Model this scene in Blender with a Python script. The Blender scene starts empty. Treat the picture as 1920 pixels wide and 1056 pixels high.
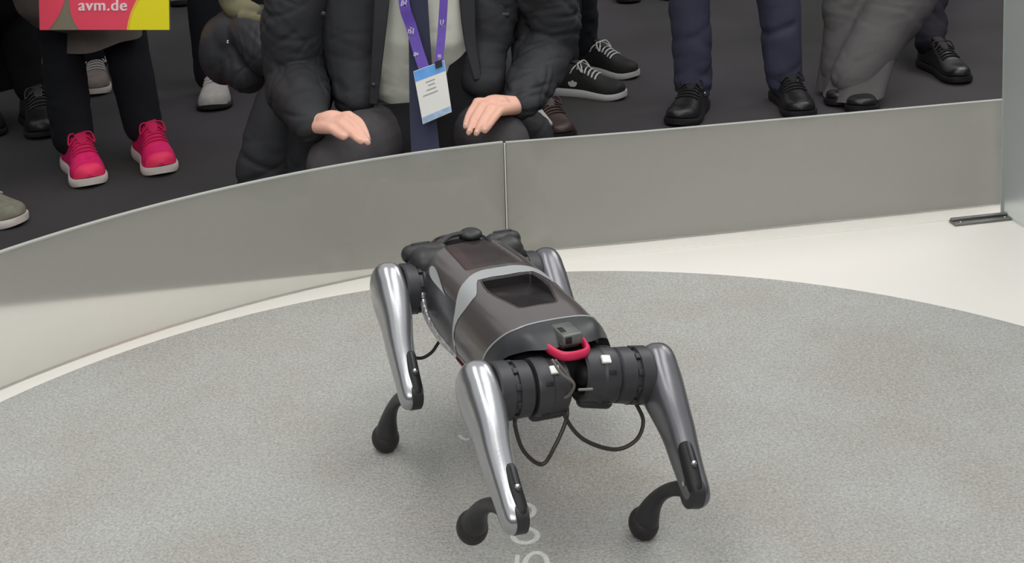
import bpy, bmesh, math, random
import numpy as np
from mathutils import Vector, Matrix
random.seed(7)
rng = np.random.default_rng(7)
scene = bpy.context.scene
COL = scene.collection

# ------------------------------------------------------------------ camera
F_PX, PRINC_Y, TAN_P, TAN_R, CAM_H = 2887.6131, -224.0, 0.1346, 0.0274, 1.26527
FLOOR = -0.1424                       # hall floor; the stage top is z = 0
_p, _r = math.atan(TAN_P), math.atan(TAN_R)
_up = Vector((-math.sin(_r) * math.cos(_p), math.cos(_r) * math.cos(_p), math.sin(_p)))
_fw = Vector((0, 0, -1)); _Y = (_fw - _up * _fw.dot(_up)).normalized(); _X = _Y.cross(_up)
CAM_R = Matrix((_X, _Y, _up))         # world = CAM_R @ cam
cam_d = bpy.data.cameras.new('camera'); cam = bpy.data.objects.new('camera', cam_d); COL.objects.link(cam)
cam.matrix_world = Matrix.Translation((0, 0, CAM_H)) @ CAM_R.to_4x4()
cam_d.sensor_width = 36.0
cam_d.lens = F_PX / 1920 * 36.0
cam_d.shift_y = (PRINC_Y - 528.0) / 1920   # the photo is the lower crop of a taller picture
cam_d.clip_start = 0.05
scene.camera = cam
scene.view_settings.view_transform = 'Standard'
scene.view_settings.look = 'None'
scene.view_settings.gamma = 1.0
scene.view_settings.use_curve_mapping = False
scene.view_settings.exposure = 0.07
scene.cycles.use_denoising = True
scene.cycles.max_bounces = 10

def ray(px, py):
    return CAM_R @ Vector(((px - 960) / F_PX, -(py - PRINC_Y) / F_PX, -1.0))
def P(px, py, Y):                     # point seen at a photo pixel, at world depth Y
    d = ray(px, py); return Vector((0, 0, CAM_H)) + d * (Y / d.y)
def G(px, py, z=FLOOR):               # point seen at a photo pixel, on a level surface
    d = ray(px, py); return Vector((0, 0, CAM_H)) + d * ((z - CAM_H) / d.z)

# ------------------------------------------------------------------ light
world = bpy.data.worlds.new('hall_light'); scene.world = world; world.use_nodes = True
world.node_tree.nodes['Background'].inputs[0].default_value = (0.97, 0.985, 1.0, 1)
world.node_tree.nodes['Background'].inputs[1].default_value = 0.62
def area(name, loc, sx, sy, power, col=(1, 0.985, 0.96), rot=(0, 0, 0)):
    l = bpy.data.lights.new(name, 'AREA'); l.shape = 'RECTANGLE'; l.size = sx; l.size_y = sy; l.energy = power; l.color = col
    o = bpy.data.objects.new(name, l); COL.objects.link(o); o.location = loc; o.rotation_euler = rot
    return o
area('ceiling_softbox', (-1.2, 2.4, 4.2), 1.4, 3.0, 46)
area('ceiling_softbox', (1.6, 2.6, 4.2), 1.6, 3.4, 50)
area('ceiling_softbox', (0.0, 0.4, 4.2), 3.4, 0.5, 20)
area('front_hall_light', (-0.3, -2.2, 3.3), 4.5, 1.2, 78, rot=(math.radians(58), 0, 0))
area('ceiling_softbox', (3.4, 6.0, 4.0), 2.4, 2.4, 105)

# ------------------------------------------------------------------ materials
def srgb(r, g, b):
    f = lambda c: (c / 255) / 12.92 if c <= 10 else ((c / 255 + 0.055) / 1.055) ** 2.4
    return (f(r), f(g), f(b), 1)
def mat(name, col, rough=0.6, metal=0.0, var=0.0, vscale=20.0, bump=0.0, bscale=80.0, spec=0.5, coat=0.0, stretch=(1, 1, 1), detail=4, **kw):
    m = bpy.data.materials.new(name); m.use_nodes = True; nt = m.node_tree; N = nt.nodes; L = nt.links
    b = N['Principled BSDF']
    b.inputs['Base Color'].default_value = col; b.inputs['Roughness'].default_value = rough
    b.inputs['Metallic'].default_value = metal; b.inputs['Specular IOR Level'].default_value = spec
    b.inputs['Coat Weight'].default_value = coat; b.inputs['Coat Roughness'].default_value = 0.12
    for k, v in kw.items(): b.inputs[k.replace('_', ' ')].default_value = v
    tc = N.new('ShaderNodeTexCoord'); mp = N.new('ShaderNodeMapping'); mp.inputs['Scale'].default_value = stretch
    L.new(tc.outputs['Object'], mp.inputs[0])
    if var > 0:
        n = N.new('ShaderNodeTexNoise'); n.inputs['Scale'].default_value = vscale; n.inputs['Detail'].default_value = detail
        L.new(mp.outputs[0], n.inputs['Vector'])
        r = N.new('ShaderNodeValToRGB'); r.color_ramp.elements[0].position = 0.3; r.color_ramp.elements[1].position = 0.7
        r.color_ramp.elements[0].color = tuple(c * (1 - var) for c in col[:3]) + (1,)
        r.color_ramp.elements[1].color = tuple(min(1, c * (1 + var)) for c in col[:3]) + (1,)
        L.new(n.outputs[0], r.inputs[0]); L.new(r.outputs[0], b.inputs['Base Color'])
    if bump > 0:
        n2 = N.new('ShaderNodeTexNoise'); n2.inputs['Scale'].default_value = bscale; n2.inputs['Detail'].default_value = 5
        L.new(mp.outputs[0], n2.inputs['Vector'])
        bp = N.new('ShaderNodeBump'); bp.inputs['Strength'].default_value = bump; bp.inputs['Distance'].default_value = 0.01
        L.new(n2.outputs[0], bp.inputs['Height']); L.new(bp.outputs[0], b.inputs['Normal'])
    return m

M = {}
M['shell'] = mat('graphite_satin_shell', srgb(104, 99, 97), 0.27, 0.5, 0.06, 9, 0.01, 300, coat=0.35)
M['shell_side'] = mat('dark_grey_side_panel', srgb(66, 66, 70), 0.34, 0.4, 0.05, 9, coat=0.2)
M['groove'] = mat('brown_black_top_panel', srgb(60, 52, 52), 0.35, 0.3, 0.2, 30, coat=0.3)
M['stripe'] = mat('light_grey_stripe', srgb(166, 169, 170), 0.38, 0.15)
M['hatch'] = mat('gloss_black_hatch', srgb(36, 33, 34), 0.28, 0.0, 0.08, 14, coat=0.35)
M['rear'] = mat('charcoal_rear_panel', srgb(56, 57, 59), 0.4, 0.2, 0.05, 12)
M['black'] = mat('matt_black_plastic', srgb(40, 40, 42), 0.45, 0.0, 0.1, 25)
M['deepblack'] = mat('deep_black_recess', srgb(14, 14, 15), 0.6)
M['motor'] = mat('dark_grey_motor_casing', srgb(58, 58, 61), 0.42, 0.2, 0.08, 30, 0.02, 300)
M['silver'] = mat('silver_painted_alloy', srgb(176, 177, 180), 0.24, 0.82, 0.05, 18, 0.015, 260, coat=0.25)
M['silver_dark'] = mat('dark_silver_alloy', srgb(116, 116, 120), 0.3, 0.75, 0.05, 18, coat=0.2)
M['chrome'] = mat('bright_chrome', srgb(215, 215, 215), 0.15, 1.0)
M['sparkle'] = mat('sparkling_silver_trim', srgb(226, 228, 230), 0.22, 0.75, 0.45, 160, 0.6, 140)
M['red'] = mat('crimson_plastic', srgb(208, 40, 84), 0.4)
M['darkred'] = mat('dark_red_trim', srgb(128, 40, 52), 0.45)
M['port'] = mat('grey_green_port_cover', srgb(104, 108, 104), 0.35, 0.3, 0.15, 60)
M['sticker'] = mat('white_label', srgb(235, 235, 232), 0.5)
M['rubber'] = mat('black_rubber', srgb(38, 34, 35), 0.5, 0.0, 0.15, 40, 0.05, 200)
M['cable'] = mat('black_cable', srgb(46, 40, 36), 0.5)
M['wire'] = mat('grey_wire', srgb(120, 116, 112), 0.35, 0.3)

# ------------------------------------------------------------------ object helpers
def link(name, me, parent=None, m=None):
    o = bpy.data.objects.new(name, me); COL.objects.link(o)
    if parent is not None: o.parent = parent
    if m is not None: me.materials.append(m)
    return o
def mesh(name, V, Fc, m=None, parent=None, smooth=True, sharp=None):
    me = bpy.data.meshes.new(name); me.from_pydata([tuple(v) for v in V], [], [tuple(f) for f in Fc]); me.update()
    bm = bmesh.new(); bm.from_mesh(me); bmesh.ops.remove_doubles(bm, verts=bm.verts, dist=1e-6)
    bmesh.ops.recalc_face_normals(bm, faces=bm.faces); bm.to_mesh(me); bm.free()
    if smooth:
        me.polygons.foreach_set('use_smooth', [True] * len(me.polygons))
        if sharp: me.set_sharp_from_angle(angle=math.radians(sharp))
    return link(name, me, parent, m)
def tag(o, label=None, cat=None, group=None, kind=None):
    if label: o['label'] = label
    if cat: o['category'] = cat
    if group: o['group'] = group
    if kind: o['kind'] = kind
    return o
def empty(name, loc, label, cat, group=None):
    o = bpy.data.objects.new(name, None); COL.objects.link(o); o.location = loc; o.empty_display_size = 0.1
    return tag(o, label, cat, group)
def merge(parts):
    V, Fc = [], []
    for v, f in parts:
        n = len(V); V += list(v); Fc += [tuple(i + n for i in q) for q in f]
    return V, Fc
def box(c, s, M4=None, bevel=0.0, seg=2):
    bm = bmesh.new(); bmesh.ops.create_cube(bm, size=1.0)
    for v in bm.verts: v.co = Vector((v.co.x * s[0], v.co.y * s[1], v.co.z * s[2]))
    if bevel > 0: bmesh.ops.bevel(bm, geom=bm.edges[:], offset=bevel, segments=seg, profile=0.5, affect='EDGES')
    for v in bm.verts:
        v.co = v.co + Vector(c)
        if M4 is not None: v.co = M4 @ v.co
    bm.verts.index_update(); r = ([v.co.copy() for v in bm.verts], [[v.index for v in f.verts] for f in bm.faces]); bm.free()
    return r
def catmull(pts, n):
    pts = [np.array(p, float) for p in pts]; out = []
    Q = [2 * pts[0] - pts[1]] + pts + [2 * pts[-1] - pts[-2]]
    for i in range(1, len(Q) - 2):
        for k in range(n):
            t = k / n; a, b, c, d = Q[i - 1], Q[i], Q[i + 1], Q[i + 2]
            out.append(0.5 * (2 * b + (c - a) * t + (2 * a - 5 * b + 4 * c - d) * t * t + (3 * b - a - 3 * c + d) * t ** 3))
    out.append(pts[-1]); return out
def tube(pts, radii, n=12, smooth=0, up=None, power=1.0):
    """tube along points; radii: number or (a, b) pairs; optional Catmull-Rom refinement; rounded ends"""
    R = [(r, r) if not isinstance(r, (tuple, list)) else r for r in (radii if isinstance(radii, (list, tuple)) and len(radii) == len(pts) else [radii] * len(pts))]
    A = [np.concatenate([np.array(p, float), np.array(r, float)]) for p, r in zip(pts, R)]
    if smooth: A = catmull(A, smooth)
    C = [Vector(a[:3]) for a in A]; RR = [(max(a[3], 1e-4), max(a[4], 1e-4)) for a in A]
    # rounded caps
    t0 = (C[0] - C[1]).normalized(); t1 = (C[-1] - C[-2]).normalized()
    pre, post = [], []
    for k in (0.98, 0.8, 0.45):
        h = math.sqrt(1 - (1 - k) ** 2) if False else k
        pre.append((C[0] + t0 * min(RR[0]) * h, math.sqrt(max(0, 1 - h * h))))
        post.append((C[-1] + t1 * min(RR[-1]) * h, math.sqrt(max(0, 1 - h * h))))
    CC = [c for c, _ in pre] + C + [c for c, _ in reversed(post)]
    RR = [(RR[0][0] * s, RR[0][1] * s) for _, s in pre] + RR + [(RR[-1][0] * s, RR[-1][1] * s) for _, s in reversed(post)]
    V, Fc = [], []; prev = None
    for i, c in enumerate(CC):
        t = (CC[min(i + 1, len(CC) - 1)] - CC[max(i - 1, 0)]).normalized()
        if prev is None:
            u = Vector(up) if up is not None else (Vector((1, 0, 0)) if abs(t.x) < 0.8 else Vector((0, 1, 0)))
        else: u = prev
        u = (u - t * u.dot(t)).normalized(); prev = u; w = t.cross(u)
        for k in range(n):
            a = 2 * math.pi * k / n; ca, sa = math.cos(a), math.sin(a)
            if power != 1.0: ca, sa = math.copysign(abs(ca) ** power, ca), math.copysign(abs(sa) ** power, sa)
            V.append(c + u * (RR[i][0] * ca) + w * (RR[i][1] * sa))
    for i in range(len(CC) - 1):
        for k in range(n):
            Fc.append((i * n + k, i * n + (k + 1) % n, (i + 1) * n + (k + 1) % n, (i + 1) * n + k))
    Fc.append(tuple(range(n))); Fc.append(tuple((len(CC) - 1) * n + k for k in range(n)))
    return V, Fc
def ball(c, r, M4=None, seg=20, rings=12):
    if not isinstance(r, (tuple, list)): r = (r, r, r)
    bm = bmesh.new(); bmesh.ops.create_uvsphere(bm, u_segments=seg, v_segments=rings, radius=1.0)
    for v in bm.verts:
        v.co = Vector((v.co.x * r[0], v.co.y * r[1], v.co.z * r[2]))
        if M4 is not None: v.co = M4.to_3x3() @ v.co
        v.co += Vector(c)
    bm.verts.index_update(); q = ([v.co.copy() for v in bm.verts], [[v.index for v in f.verts] for f in bm.faces]); bm.free()
    return q
def revolve(profile, n=40, axis='y'):
    """profile of (axial, radius)"""
    V, Fc = [], []
    for a, r in profile:
        for k in range(n):
            t = 2 * math.pi * k / n
            V.append(Vector((r * math.cos(t), a, r * math.sin(t))) if axis == 'y' else Vector((r * math.cos(t), r * math.sin(t), a)))
    for i in range(len(profile) - 1):
        for k in range(n): Fc.append((i * n + k, i * n + (k + 1) % n, (i + 1) * n + (k + 1) % n, (i + 1) * n + k))
    Fc.append(tuple(range(n))); Fc.append(tuple((len(profile) - 1) * n + k for k in range(n)))
    return V, Fc
def xf(q, M4):
    return [M4 @ Vector(v) for v in q[0]], q[1]
_tex = {}
def blob(name, prims, voxel, m, parent=None, smooth=4, folds=()):
    """union of overlapping shapes grown into ONE continuous surface, with cloth folds pressed in"""
    V, Fc = merge(prims)
    me = bpy.data.meshes.new('tmp'); me.from_pydata([tuple(v) for v in V], [], Fc); me.update()
    bm = bmesh.new(); bm.from_mesh(me); bmesh.ops.recalc_face_normals(bm, faces=bm.faces); bm.to_mesh(me); bm.free()
    o = bpy.data.objects.new('tmp', me); COL.objects.link(o)
    r = o.modifiers.new('r', 'REMESH'); r.mode = 'VOXEL'; r.voxel_size = voxel; r.adaptivity = 0
    if smooth:
        s = o.modifiers.new('s', 'SMOOTH'); s.factor = 0.5; s.iterations = smooth
    dg = bpy.context.evaluated_depsgraph_get(); dg.update()
    out = bpy.data.meshes.new_from_object(o.evaluated_get(dg)); bpy.data.objects.remove(o)
    if folds:
        n = len(out.vertices); co = np.empty(n * 3); out.vertices.foreach_get('co', co); co = co.reshape(-1, 3)
        no = np.empty(n * 3); out.vertex_normals.foreach_get('vector', no); no = no.reshape(-1, 3)
        d = np.zeros(n)
        for (amp, freq, seed, sharp, *lw) in folds:
            d += amp * fold_noise(co, np.array(freq, float), seed, sharp, *lw)
        out.vertices.foreach_set('co', (co + no * d[:, None]).ravel())
    out.name = name; out.materials.clear()
    out.polygons.foreach_set('use_smooth', [True] * len(out.polygons))
    return link(name, out, parent, m)
def fold_noise(co, freq, seed, sharp, low=0.0):
    r = np.random.default_rng(seed); d = np.zeros(len(co)); q = co * freq
    for k in range(5):
        v = r.normal(size=3); v /= np.linalg.norm(v)
        w = r.normal(size=3); w /= np.linalg.norm(w)
        ph = r.uniform(0, 6.28, 2); f = r.uniform(0.7, 1.6)
        s = np.sin((q @ v) * f + ph[0] + 1.4 * np.sin((q @ w) * 0.6 * f + ph[1]))
        d += (-np.exp(-(s / .28) ** 2) * 1.6 + .35) if sharp < 0 else (np.sign(s) * np.abs(s) ** sharp if sharp < 1 else s)
    d = d / 5 * 1.6
    if sharp < 0:    # creases come and go over the cloth
        v = r.normal(size=3); w = r.normal(size=3); m_ = np.sin(co @ v * 9 + 1) * np.sin(co @ w * 9 + 2)
        d *= np.clip(.35 + m_ * 1.6, 0, 1)
    if low > 0: d *= .18 + .82 * np.exp(-np.clip(co[:, 2] - FLOOR - .09, 0, 9) / low)
    return d

# ------------------------------------------------------------------ setting: hall floor, stage, carpet
def hall_floor_mat():
    m = mat('dark_hall_carpet', srgb(60, 57, 57), 0.9, bump=0.3, bscale=900)
    nt = m.node_tree; N = nt.nodes; L = nt.links; b = N['Principled BSDF']; tc = N['Texture Coordinate']
    n1 = N.new('ShaderNodeTexNoise'); n1.inputs['Scale'].default_value = 1.1; n1.inputs['Detail'].default_value = 3
    n2 = N.new('ShaderNodeTexNoise'); n2.inputs['Scale'].default_value = 260; n2.inputs['Detail'].default_value = 2
    L.new(tc.outputs['Object'], n1.inputs[0]); L.new(tc.outputs['Object'], n2.inputs[0])
    r = N.new('ShaderNodeValToRGB'); e = r.color_ramp.elements
    e[0].position = 0.35; e[0].color = srgb(47, 46, 44); e[1].position = 0.65; e[1].color = srgb(70, 65, 70)
    L.new(n1.outputs[0], r.inputs[0])
    mx = N.new('ShaderNodeMix'); mx.data_type = 'RGBA'; mx.blend_type = 'MULTIPLY'; mx.inputs[0].default_value = 0.35
    L.new(r.outputs[0], mx.inputs[6]); L.new(n2.outputs[0], mx.inputs[7]); L.new(mx.outputs[2], b.inputs['Base Color'])
    return m
def grid_plane(name, x0, x1, y0, y1, z, m, nx=8, ny=8):
    V = [(x0 + (x1 - x0) * i / nx, y0 + (y1 - y0) * j / ny, z) for j in range(ny + 1) for i in range(nx + 1)]
    Fc = [(j * (nx + 1) + i, j * (nx + 1) + i + 1, (j + 1) * (nx + 1) + i + 1, (j + 1) * (nx + 1) + i) for j in range(ny) for i in range(nx)]
    o = mesh(name, V, Fc, m, smooth=False)
    return o
tag(grid_plane('floor', -9, 9, -5, 14, FLOOR, hall_floor_mat()), 'dark grey hall carpet floor behind the low glass barrier', kind='structure')

M['blocker_drape'] = mat('dark_blocker_drape', srgb(58, 56, 58), 0.9, 0, 0.15, 3, 0.2, 30, stretch=(1, 1, .05))  # unseen dark walls, added to cut horizon light and give the silver contrast
for nm_, (wx0, wy0, wx1, wy1) in dict(blocker_wall_left=(-8, -5, -8, 12), blocker_wall_right=(8, 12, 8, -5), blocker_wall_back=(-8, 12, 8, 12), blocker_wall_front=(8, -5, -8, -5)).items():
    V = []; n_ = 120; d_ = Vector((wx1 - wx0, wy1 - wy0)); t_ = d_.normalized(); q_ = Vector((-t_.y, t_.x))
    for i in range(n_ + 1):
        o_ = math.sin(i * 1.3) * .05
        for z_ in (FLOOR, 3.4): V.append((wx0 + d_.x * i / n_ + q_.x * o_, wy0 + d_.y * i / n_ + q_.y * o_, z_))
    tag(mesh(nm_, V, [(2 * i, 2 * i + 2, 2 * i + 3, 2 * i + 1) for i in range(n_)], M['blocker_drape']), 'unseen dark pleated drape wall added round the hall to block low light', kind='structure')
M['stage'] = mat('white_laminate_stage', srgb(226, 222, 215), 0.32, 0.0, 0.02, 2.5, spec=0.35)
# stage edge: straight, from the joint to the right along the glass, and on to the left behind the curved glass
E_A, E_B = Vector((-0.0283, 3.245)), Vector((1.115, 3.4777))
E_D = (E_B - E_A).normalized(); E_N = Vector((-E_D.y, E_D.x))
def edge(t, off=0.0): return E_A + E_D * t + E_N * off
cL, cR = edge(-3.2, .0), edge(3.2, .0)
top = [(-3.2, -2.0), (3.2, -2.0), (cR.x, cR.y), (cL.x, cL.y)]
V = [(x, y, 0.0) for x, y in top] + [(x, y, FLOOR) for x, y in top]
st = mesh('stage_platform', V, [(0, 1, 2, 3), (7, 6, 5, 4), (0, 4, 5, 1), (1, 5, 6, 2), (2, 6, 7, 3), (3, 7, 4, 0)], M['stage'], smooth=False)
tag(st, 'white raised stage floor around the round grey carpet', kind='structure')

def carpet_mat():
    m = mat('grey_loop_carpet', srgb(190, 189, 184), 0.95, spec=0.1)
    nt = m.node_tree; N = nt.nodes; L = nt.links; b = N['Principled BSDF']; tc = N['Texture Coordinate']
    n1 = N.new('ShaderNodeTexNoise'); n1.inputs['Scale'].default_value = 210; n1.inputs['Detail'].default_value = 6; n1.inputs['Roughness'].default_value = 0.75
    n2 = N.new('ShaderNodeTexNoise'); n2.inputs['Scale'].default_value = 4.5; n2.inputs['Detail'].default_value = 4
    n3 = N.new('ShaderNodeTexVoronoi'); n3.inputs['Scale'].default_value = 260
    for n in (n1, n2, n3): L.new(tc.outputs['Object'], n.inputs['Vector'])
    r1 = N.new('ShaderNodeValToRGB'); e = r1.color_ramp.elements
    e[0].position = 0.30; e[0].color = srgb(138, 138, 134); e[1].position = 0.70; e[1].color = srgb(190, 191, 187)
    L.new(n1.outputs[0], r1.inputs[0])
    r2 = N.new('ShaderNodeValToRGB'); e = r2.color_ramp.elements
    e[0].position = 0.38; e[0].color = (0.91, 0.87, 0.84, 1); e[1].position = 0.62; e[1].color = (1, 1, 1, 1)
    L.new(n2.outputs[0], r2.inputs[0])
    mx = N.new('ShaderNodeMix'); mx.data_type = 'RGBA'; mx.blend_type = 'MULTIPLY'; mx.inputs[0].default_value = 0.8
    L.new(r1.outputs[0], mx.inputs[6]); L.new(r2.outputs[0], mx.inputs[7]); L.new(mx.outputs[2], b.inputs['Base Color'])
    # faint brownish reflections beside the robot, painted into the carpet colour
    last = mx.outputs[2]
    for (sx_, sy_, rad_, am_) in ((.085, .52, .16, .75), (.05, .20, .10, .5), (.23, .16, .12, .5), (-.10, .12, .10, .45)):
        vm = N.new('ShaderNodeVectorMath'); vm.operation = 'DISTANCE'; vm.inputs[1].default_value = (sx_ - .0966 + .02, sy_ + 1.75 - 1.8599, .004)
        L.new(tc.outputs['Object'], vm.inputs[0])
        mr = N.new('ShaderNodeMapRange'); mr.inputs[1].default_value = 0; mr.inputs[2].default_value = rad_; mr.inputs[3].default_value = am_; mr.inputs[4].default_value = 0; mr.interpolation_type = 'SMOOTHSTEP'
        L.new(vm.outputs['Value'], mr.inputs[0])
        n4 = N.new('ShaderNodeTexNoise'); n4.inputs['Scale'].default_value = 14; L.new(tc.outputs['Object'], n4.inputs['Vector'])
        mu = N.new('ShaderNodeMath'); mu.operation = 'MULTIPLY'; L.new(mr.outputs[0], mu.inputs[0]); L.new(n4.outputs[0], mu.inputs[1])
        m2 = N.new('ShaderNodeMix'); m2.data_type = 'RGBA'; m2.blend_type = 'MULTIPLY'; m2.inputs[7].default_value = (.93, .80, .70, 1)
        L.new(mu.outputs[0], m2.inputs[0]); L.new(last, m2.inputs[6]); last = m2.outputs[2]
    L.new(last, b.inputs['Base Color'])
    bp = N.new('ShaderNodeBump'); bp.inputs['Strength'].default_value = 0.5; bp.inputs['Distance'].default_value = 0.004
    L.new(n3.outputs[0], bp.inputs['Height']); L.new(bp.outputs[0], b.inputs['Normal'])
    return m
CC, CR = (0.0966, 1.8599), 1.272
carpet = empty('round_carpet', (CC[0], CC[1], 0), 'large round light grey carpet with white lettering under the robot', 'carpet')
n = 256
prof = [(0.0, CR), (0.002, CR), (0.0034, CR - 0.003), (0.004, CR - 0.008)]
V = []; Fc = []
for z, r in prof:
    for k in range(n): V.append((r * math.cos(2 * math.pi * k / n), r * math.sin(2 * math.pi * k / n), z))
for i in range(len(prof) - 1):
    for k in range(n): Fc.append((i * n + k, i * n + (k + 1) % n, (i + 1) * n + (k + 1) % n, (i + 1) * n + k))
Fc.append(tuple(3 * n + k for k in range(n)))
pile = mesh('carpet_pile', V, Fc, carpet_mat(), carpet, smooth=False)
CZ = 0.004
M['lettering'] = mat('white_carpet_lettering', srgb(208, 210, 205), 0.9, 0, 0.12, 250, 0.3, 400)
def flat_ring(cx, cy, ax, ay, w, a0, a1, rot, name='letter', extra=()):
    """a ring letter sewn into the pile: centre, half axes, stroke, arc; extra straight strokes"""
    N_ = 40; parts = []
    V, Fc = [], []
    for k in range(N_ + 1):
        a = a0 + (a1 - a0) * k / N_
        for s, z in ((0.5, CZ + .0002), (0.3, CZ + 0.0016), (-0.3, CZ + 0.0016), (-0.5, CZ + .0002)):
            V.append(((ax + w * s) * math.cos(a), (ay + w * s) * math.sin(a), z))
    for k in range(N_):
        for j in range(3): Fc.append((k * 4 + j, k * 4 + j + 1, k * 4 + 5 + j, k * 4 + 4 + j))
    parts.append((V, Fc))
    for (x0, y0, x1, y1) in extra:
        q = tube([(x0, y0, CZ), (x1, y1, CZ)], [(w * .5, 0.0016)] * 2, n=8, up=(-(y1 - y0), x1 - x0, 0)); parts.append(q)
    V, Fc = merge(parts); c, s = math.cos(rot), math.sin(rot)
    V = [(cx - CC[0] + v[0] * c - v[1] * s, cy - CC[1] + v[0] * s + v[1] * c, v[2]) for v in V]
    return mesh(name, V, Fc, M['lettering'], carpet)
def gc(px, py): v = G(px, py, CZ); return v.x, v.y
x, y = gc(981, 959); flat_ring(x, y, 0.0165, 0.0205, 0.0085, -1.9, 1.9, -0.15)
x, y = gc(985, 1005); flat_ring(x, y, 0.0180, 0.0190, 0.0085, 0, 6.283, -0.25)
x, y = gc(1005, 1059); flat_ring(x, y, 0.0160, 0.0300, 0.0085, 0, 6.283, -0.05, extra=[(-0.0275, -0.03, -0.0275, 0.022)])
x, y = gc(874, 812); flat_ring(x, y, 0.012, 0.024, 0.006, 3.5, 5.0, 0.1)

# ------------------------------------------------------------------ frosted glass barrier
def glass_mat(name, col, rough, diff):
    m = bpy.data.materials.new(name); m.use_nodes = True; nt = m.node_tree; N = nt.nodes; L = nt.links
    N.clear(); out = N.new('ShaderNodeOutputMaterial')
    g = N.new('ShaderNodeBsdfPrincipled'); g.inputs['Base Color'].default_value = col; g.inputs['Roughness'].default_value = rough
    g.inputs['Transmission Weight'].default_value = 1.0; g.inputs['IOR'].default_value = 1.15
    d = N.new('ShaderNodeBsdfDiffuse'); d.inputs[0].default_value = diff
    mx = N.new('ShaderNodeMixShader'); mx.inputs[0].default_value = 0.29
    L.new(g.outputs[0], mx.inputs[1]); L.new(d.outputs[0], mx.inputs[2]); L.new(mx.outputs[0], out.inputs[0])
    return m
M['frost'] = glass_mat('frosted_glass', (0.97, 0.98, 0.96, 1), 0.24, srgb(224, 223, 213))
M['frost_edge'] = mat('pale_glass_edge', srgb(172, 176, 170), 0.4)  # pale rim strips with the edge highlight put into their colour
M['joint'] = mat('clear_joint_seal', srgb(196, 198, 186), 0.4)
M['frost_tall'] = glass_mat('tall_frosted_glass', (0.9, 0.94, 0.93, 1), 0.4, srgb(208, 214, 212))
M['aluminium'] = mat('brushed_aluminium', srgb(128, 128, 126), 0.35, 0.85, 0.08, 60, stretch=(1, 20, 1))
GH, GT = 0.253, 0.010
def localise(o, parent):
    o.location = -parent.location; return o
def wall_sheet(name, pts, z0, z1, th, m, parent):
    """upright sheet along a plan polyline, with thickness to its left"""
    n_ = len(pts); V, Fc = [], []
    for i, p_ in enumerate(pts):
        a, b = pts[max(i - 1, 0)], pts[min(i + 1, n_ - 1)]
        t = Vector((b[0] - a[0], b[1] - a[1])).normalized(); nn = Vector((-t.y, t.x)) * th
        for q in ((p_[0], p_[1]), (p_[0] + nn.x, p_[1] + nn.y)):
            V += [(q[0], q[1], z0), (q[0], q[1], z1)]
    for i in range(n_ - 1):
        a, b = i * 4, i * 4 + 4
        Fc += [(a, b, b + 1, a + 1), (a + 2, a + 3, b + 3, b + 2), (a + 1, b + 1, b + 3, a + 3), (a, a + 2, b + 2, b)]
    e = (n_ - 1) * 4; Fc += [(0, 1, 3, 2), (e, e + 2, e + 3, e + 1)]
    return localise(mesh(name, V, Fc, m, parent, smooth=(n_ > 4), sharp=40), parent)
GC, GR = Vector((0.4191, 1.5293)), 1.7720
a_join = math.atan2(E_A.y - GC.y, -0.0283 - GC.x)
arc = []
for k in range(97):
    a = math.radians(215) + (a_join + 0.004 - math.radians(215)) * k / 96
    arc.append((GC.x + GR * math.cos(a), GC.y + GR * math.sin(a)))
J = Vector(arc[-1])
curved = empty('curved_glass_panel', (J.x, J.y, 0), 'long curved frosted glass barrier panel sweeping round the left of the carpet', 'glass panel')
wall_sheet('glass_pane', arc[::-1], 0.002, GH, -GT, M['frost'], curved)
wall_sheet('glass_edge', arc[::-1], GH, GH + 0.0026, -GT, M['frost_edge'], curved)
s0, s1 = edge(-0.0 + 0.006, -0.012), edge(1.178, -0.012)
straight = empty('straight_glass_panel', (s0.x, s0.y, 0), 'straight low frosted glass barrier panel right of the vertical joint', 'glass panel')
sp = [(J.x + 0.006, J.y + 0.0008)] + [tuple(edge(t, -0.012)) for t in (0.3, 0.6, 0.9)] + [tuple(s1)]
wall_sheet('glass_pane', sp, 0.002, GH, GT, M['frost'], straight)
wall_sheet('glass_edge', sp, GH, GH + 0.0012, GT, M['frost_edge'], straight)
jn = tag(mesh('joint_strip', *box((J.x + 0.003, J.y - 0.0015, GH / 2), (0.0030, 0.0105, GH), bevel=0.0006), M['joint'], straight), 'pale vertical joint between the panels'); localise(jn, straight)
# base rail strip in front of the straight panel
rl = [tuple(edge(t, -0.075)) for t in (0.05, 0.6, 1.10)]
V = []
for t in (0.04, 1.15):
    for off, z in ((-0.072, 0.0002), (-0.070, 0.0035), (-0.020, 0.0035), (-0.018, 0.0002)):
        e_ = edge(t, off); V.append((e_.x, e_.y, z))
localise(mesh('base_rail', V, [(0, 1, 5, 4), (1, 2, 6, 5), (2, 3, 7, 6), (0, 3, 2, 1), (4, 5, 6, 7)], M['stage'], straight, smooth=False), straight)
# tall panel at the right corner
b0 = G(1877, 402, 0); b1 = G(1925, 431, 0)
d_ = Vector((b1.x - b0.x, b1.y - b0.y)).normalized()
tall = empty('tall_glass_panel', (b0.x, b0.y, 0), 'tall upright frosted glass panel at the right edge of the stage', 'glass panel')
tp = [(b0.x + d_.x * t, b0.y + d_.y * t) for t in (0, 0.25, 0.5, 0.75, 1.0)]
wall_sheet('glass_pane', tp, 0.002, 1.6, 0.012, M['frost_tall'], tall)
wall_sheet('glass_edge', [(b0.x - d_.x * .003, b0.y - d_.y * .003), (b0.x, b0.y)], 0.002, 1.6, 0.012, M['frost_edge'], tall)
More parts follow.
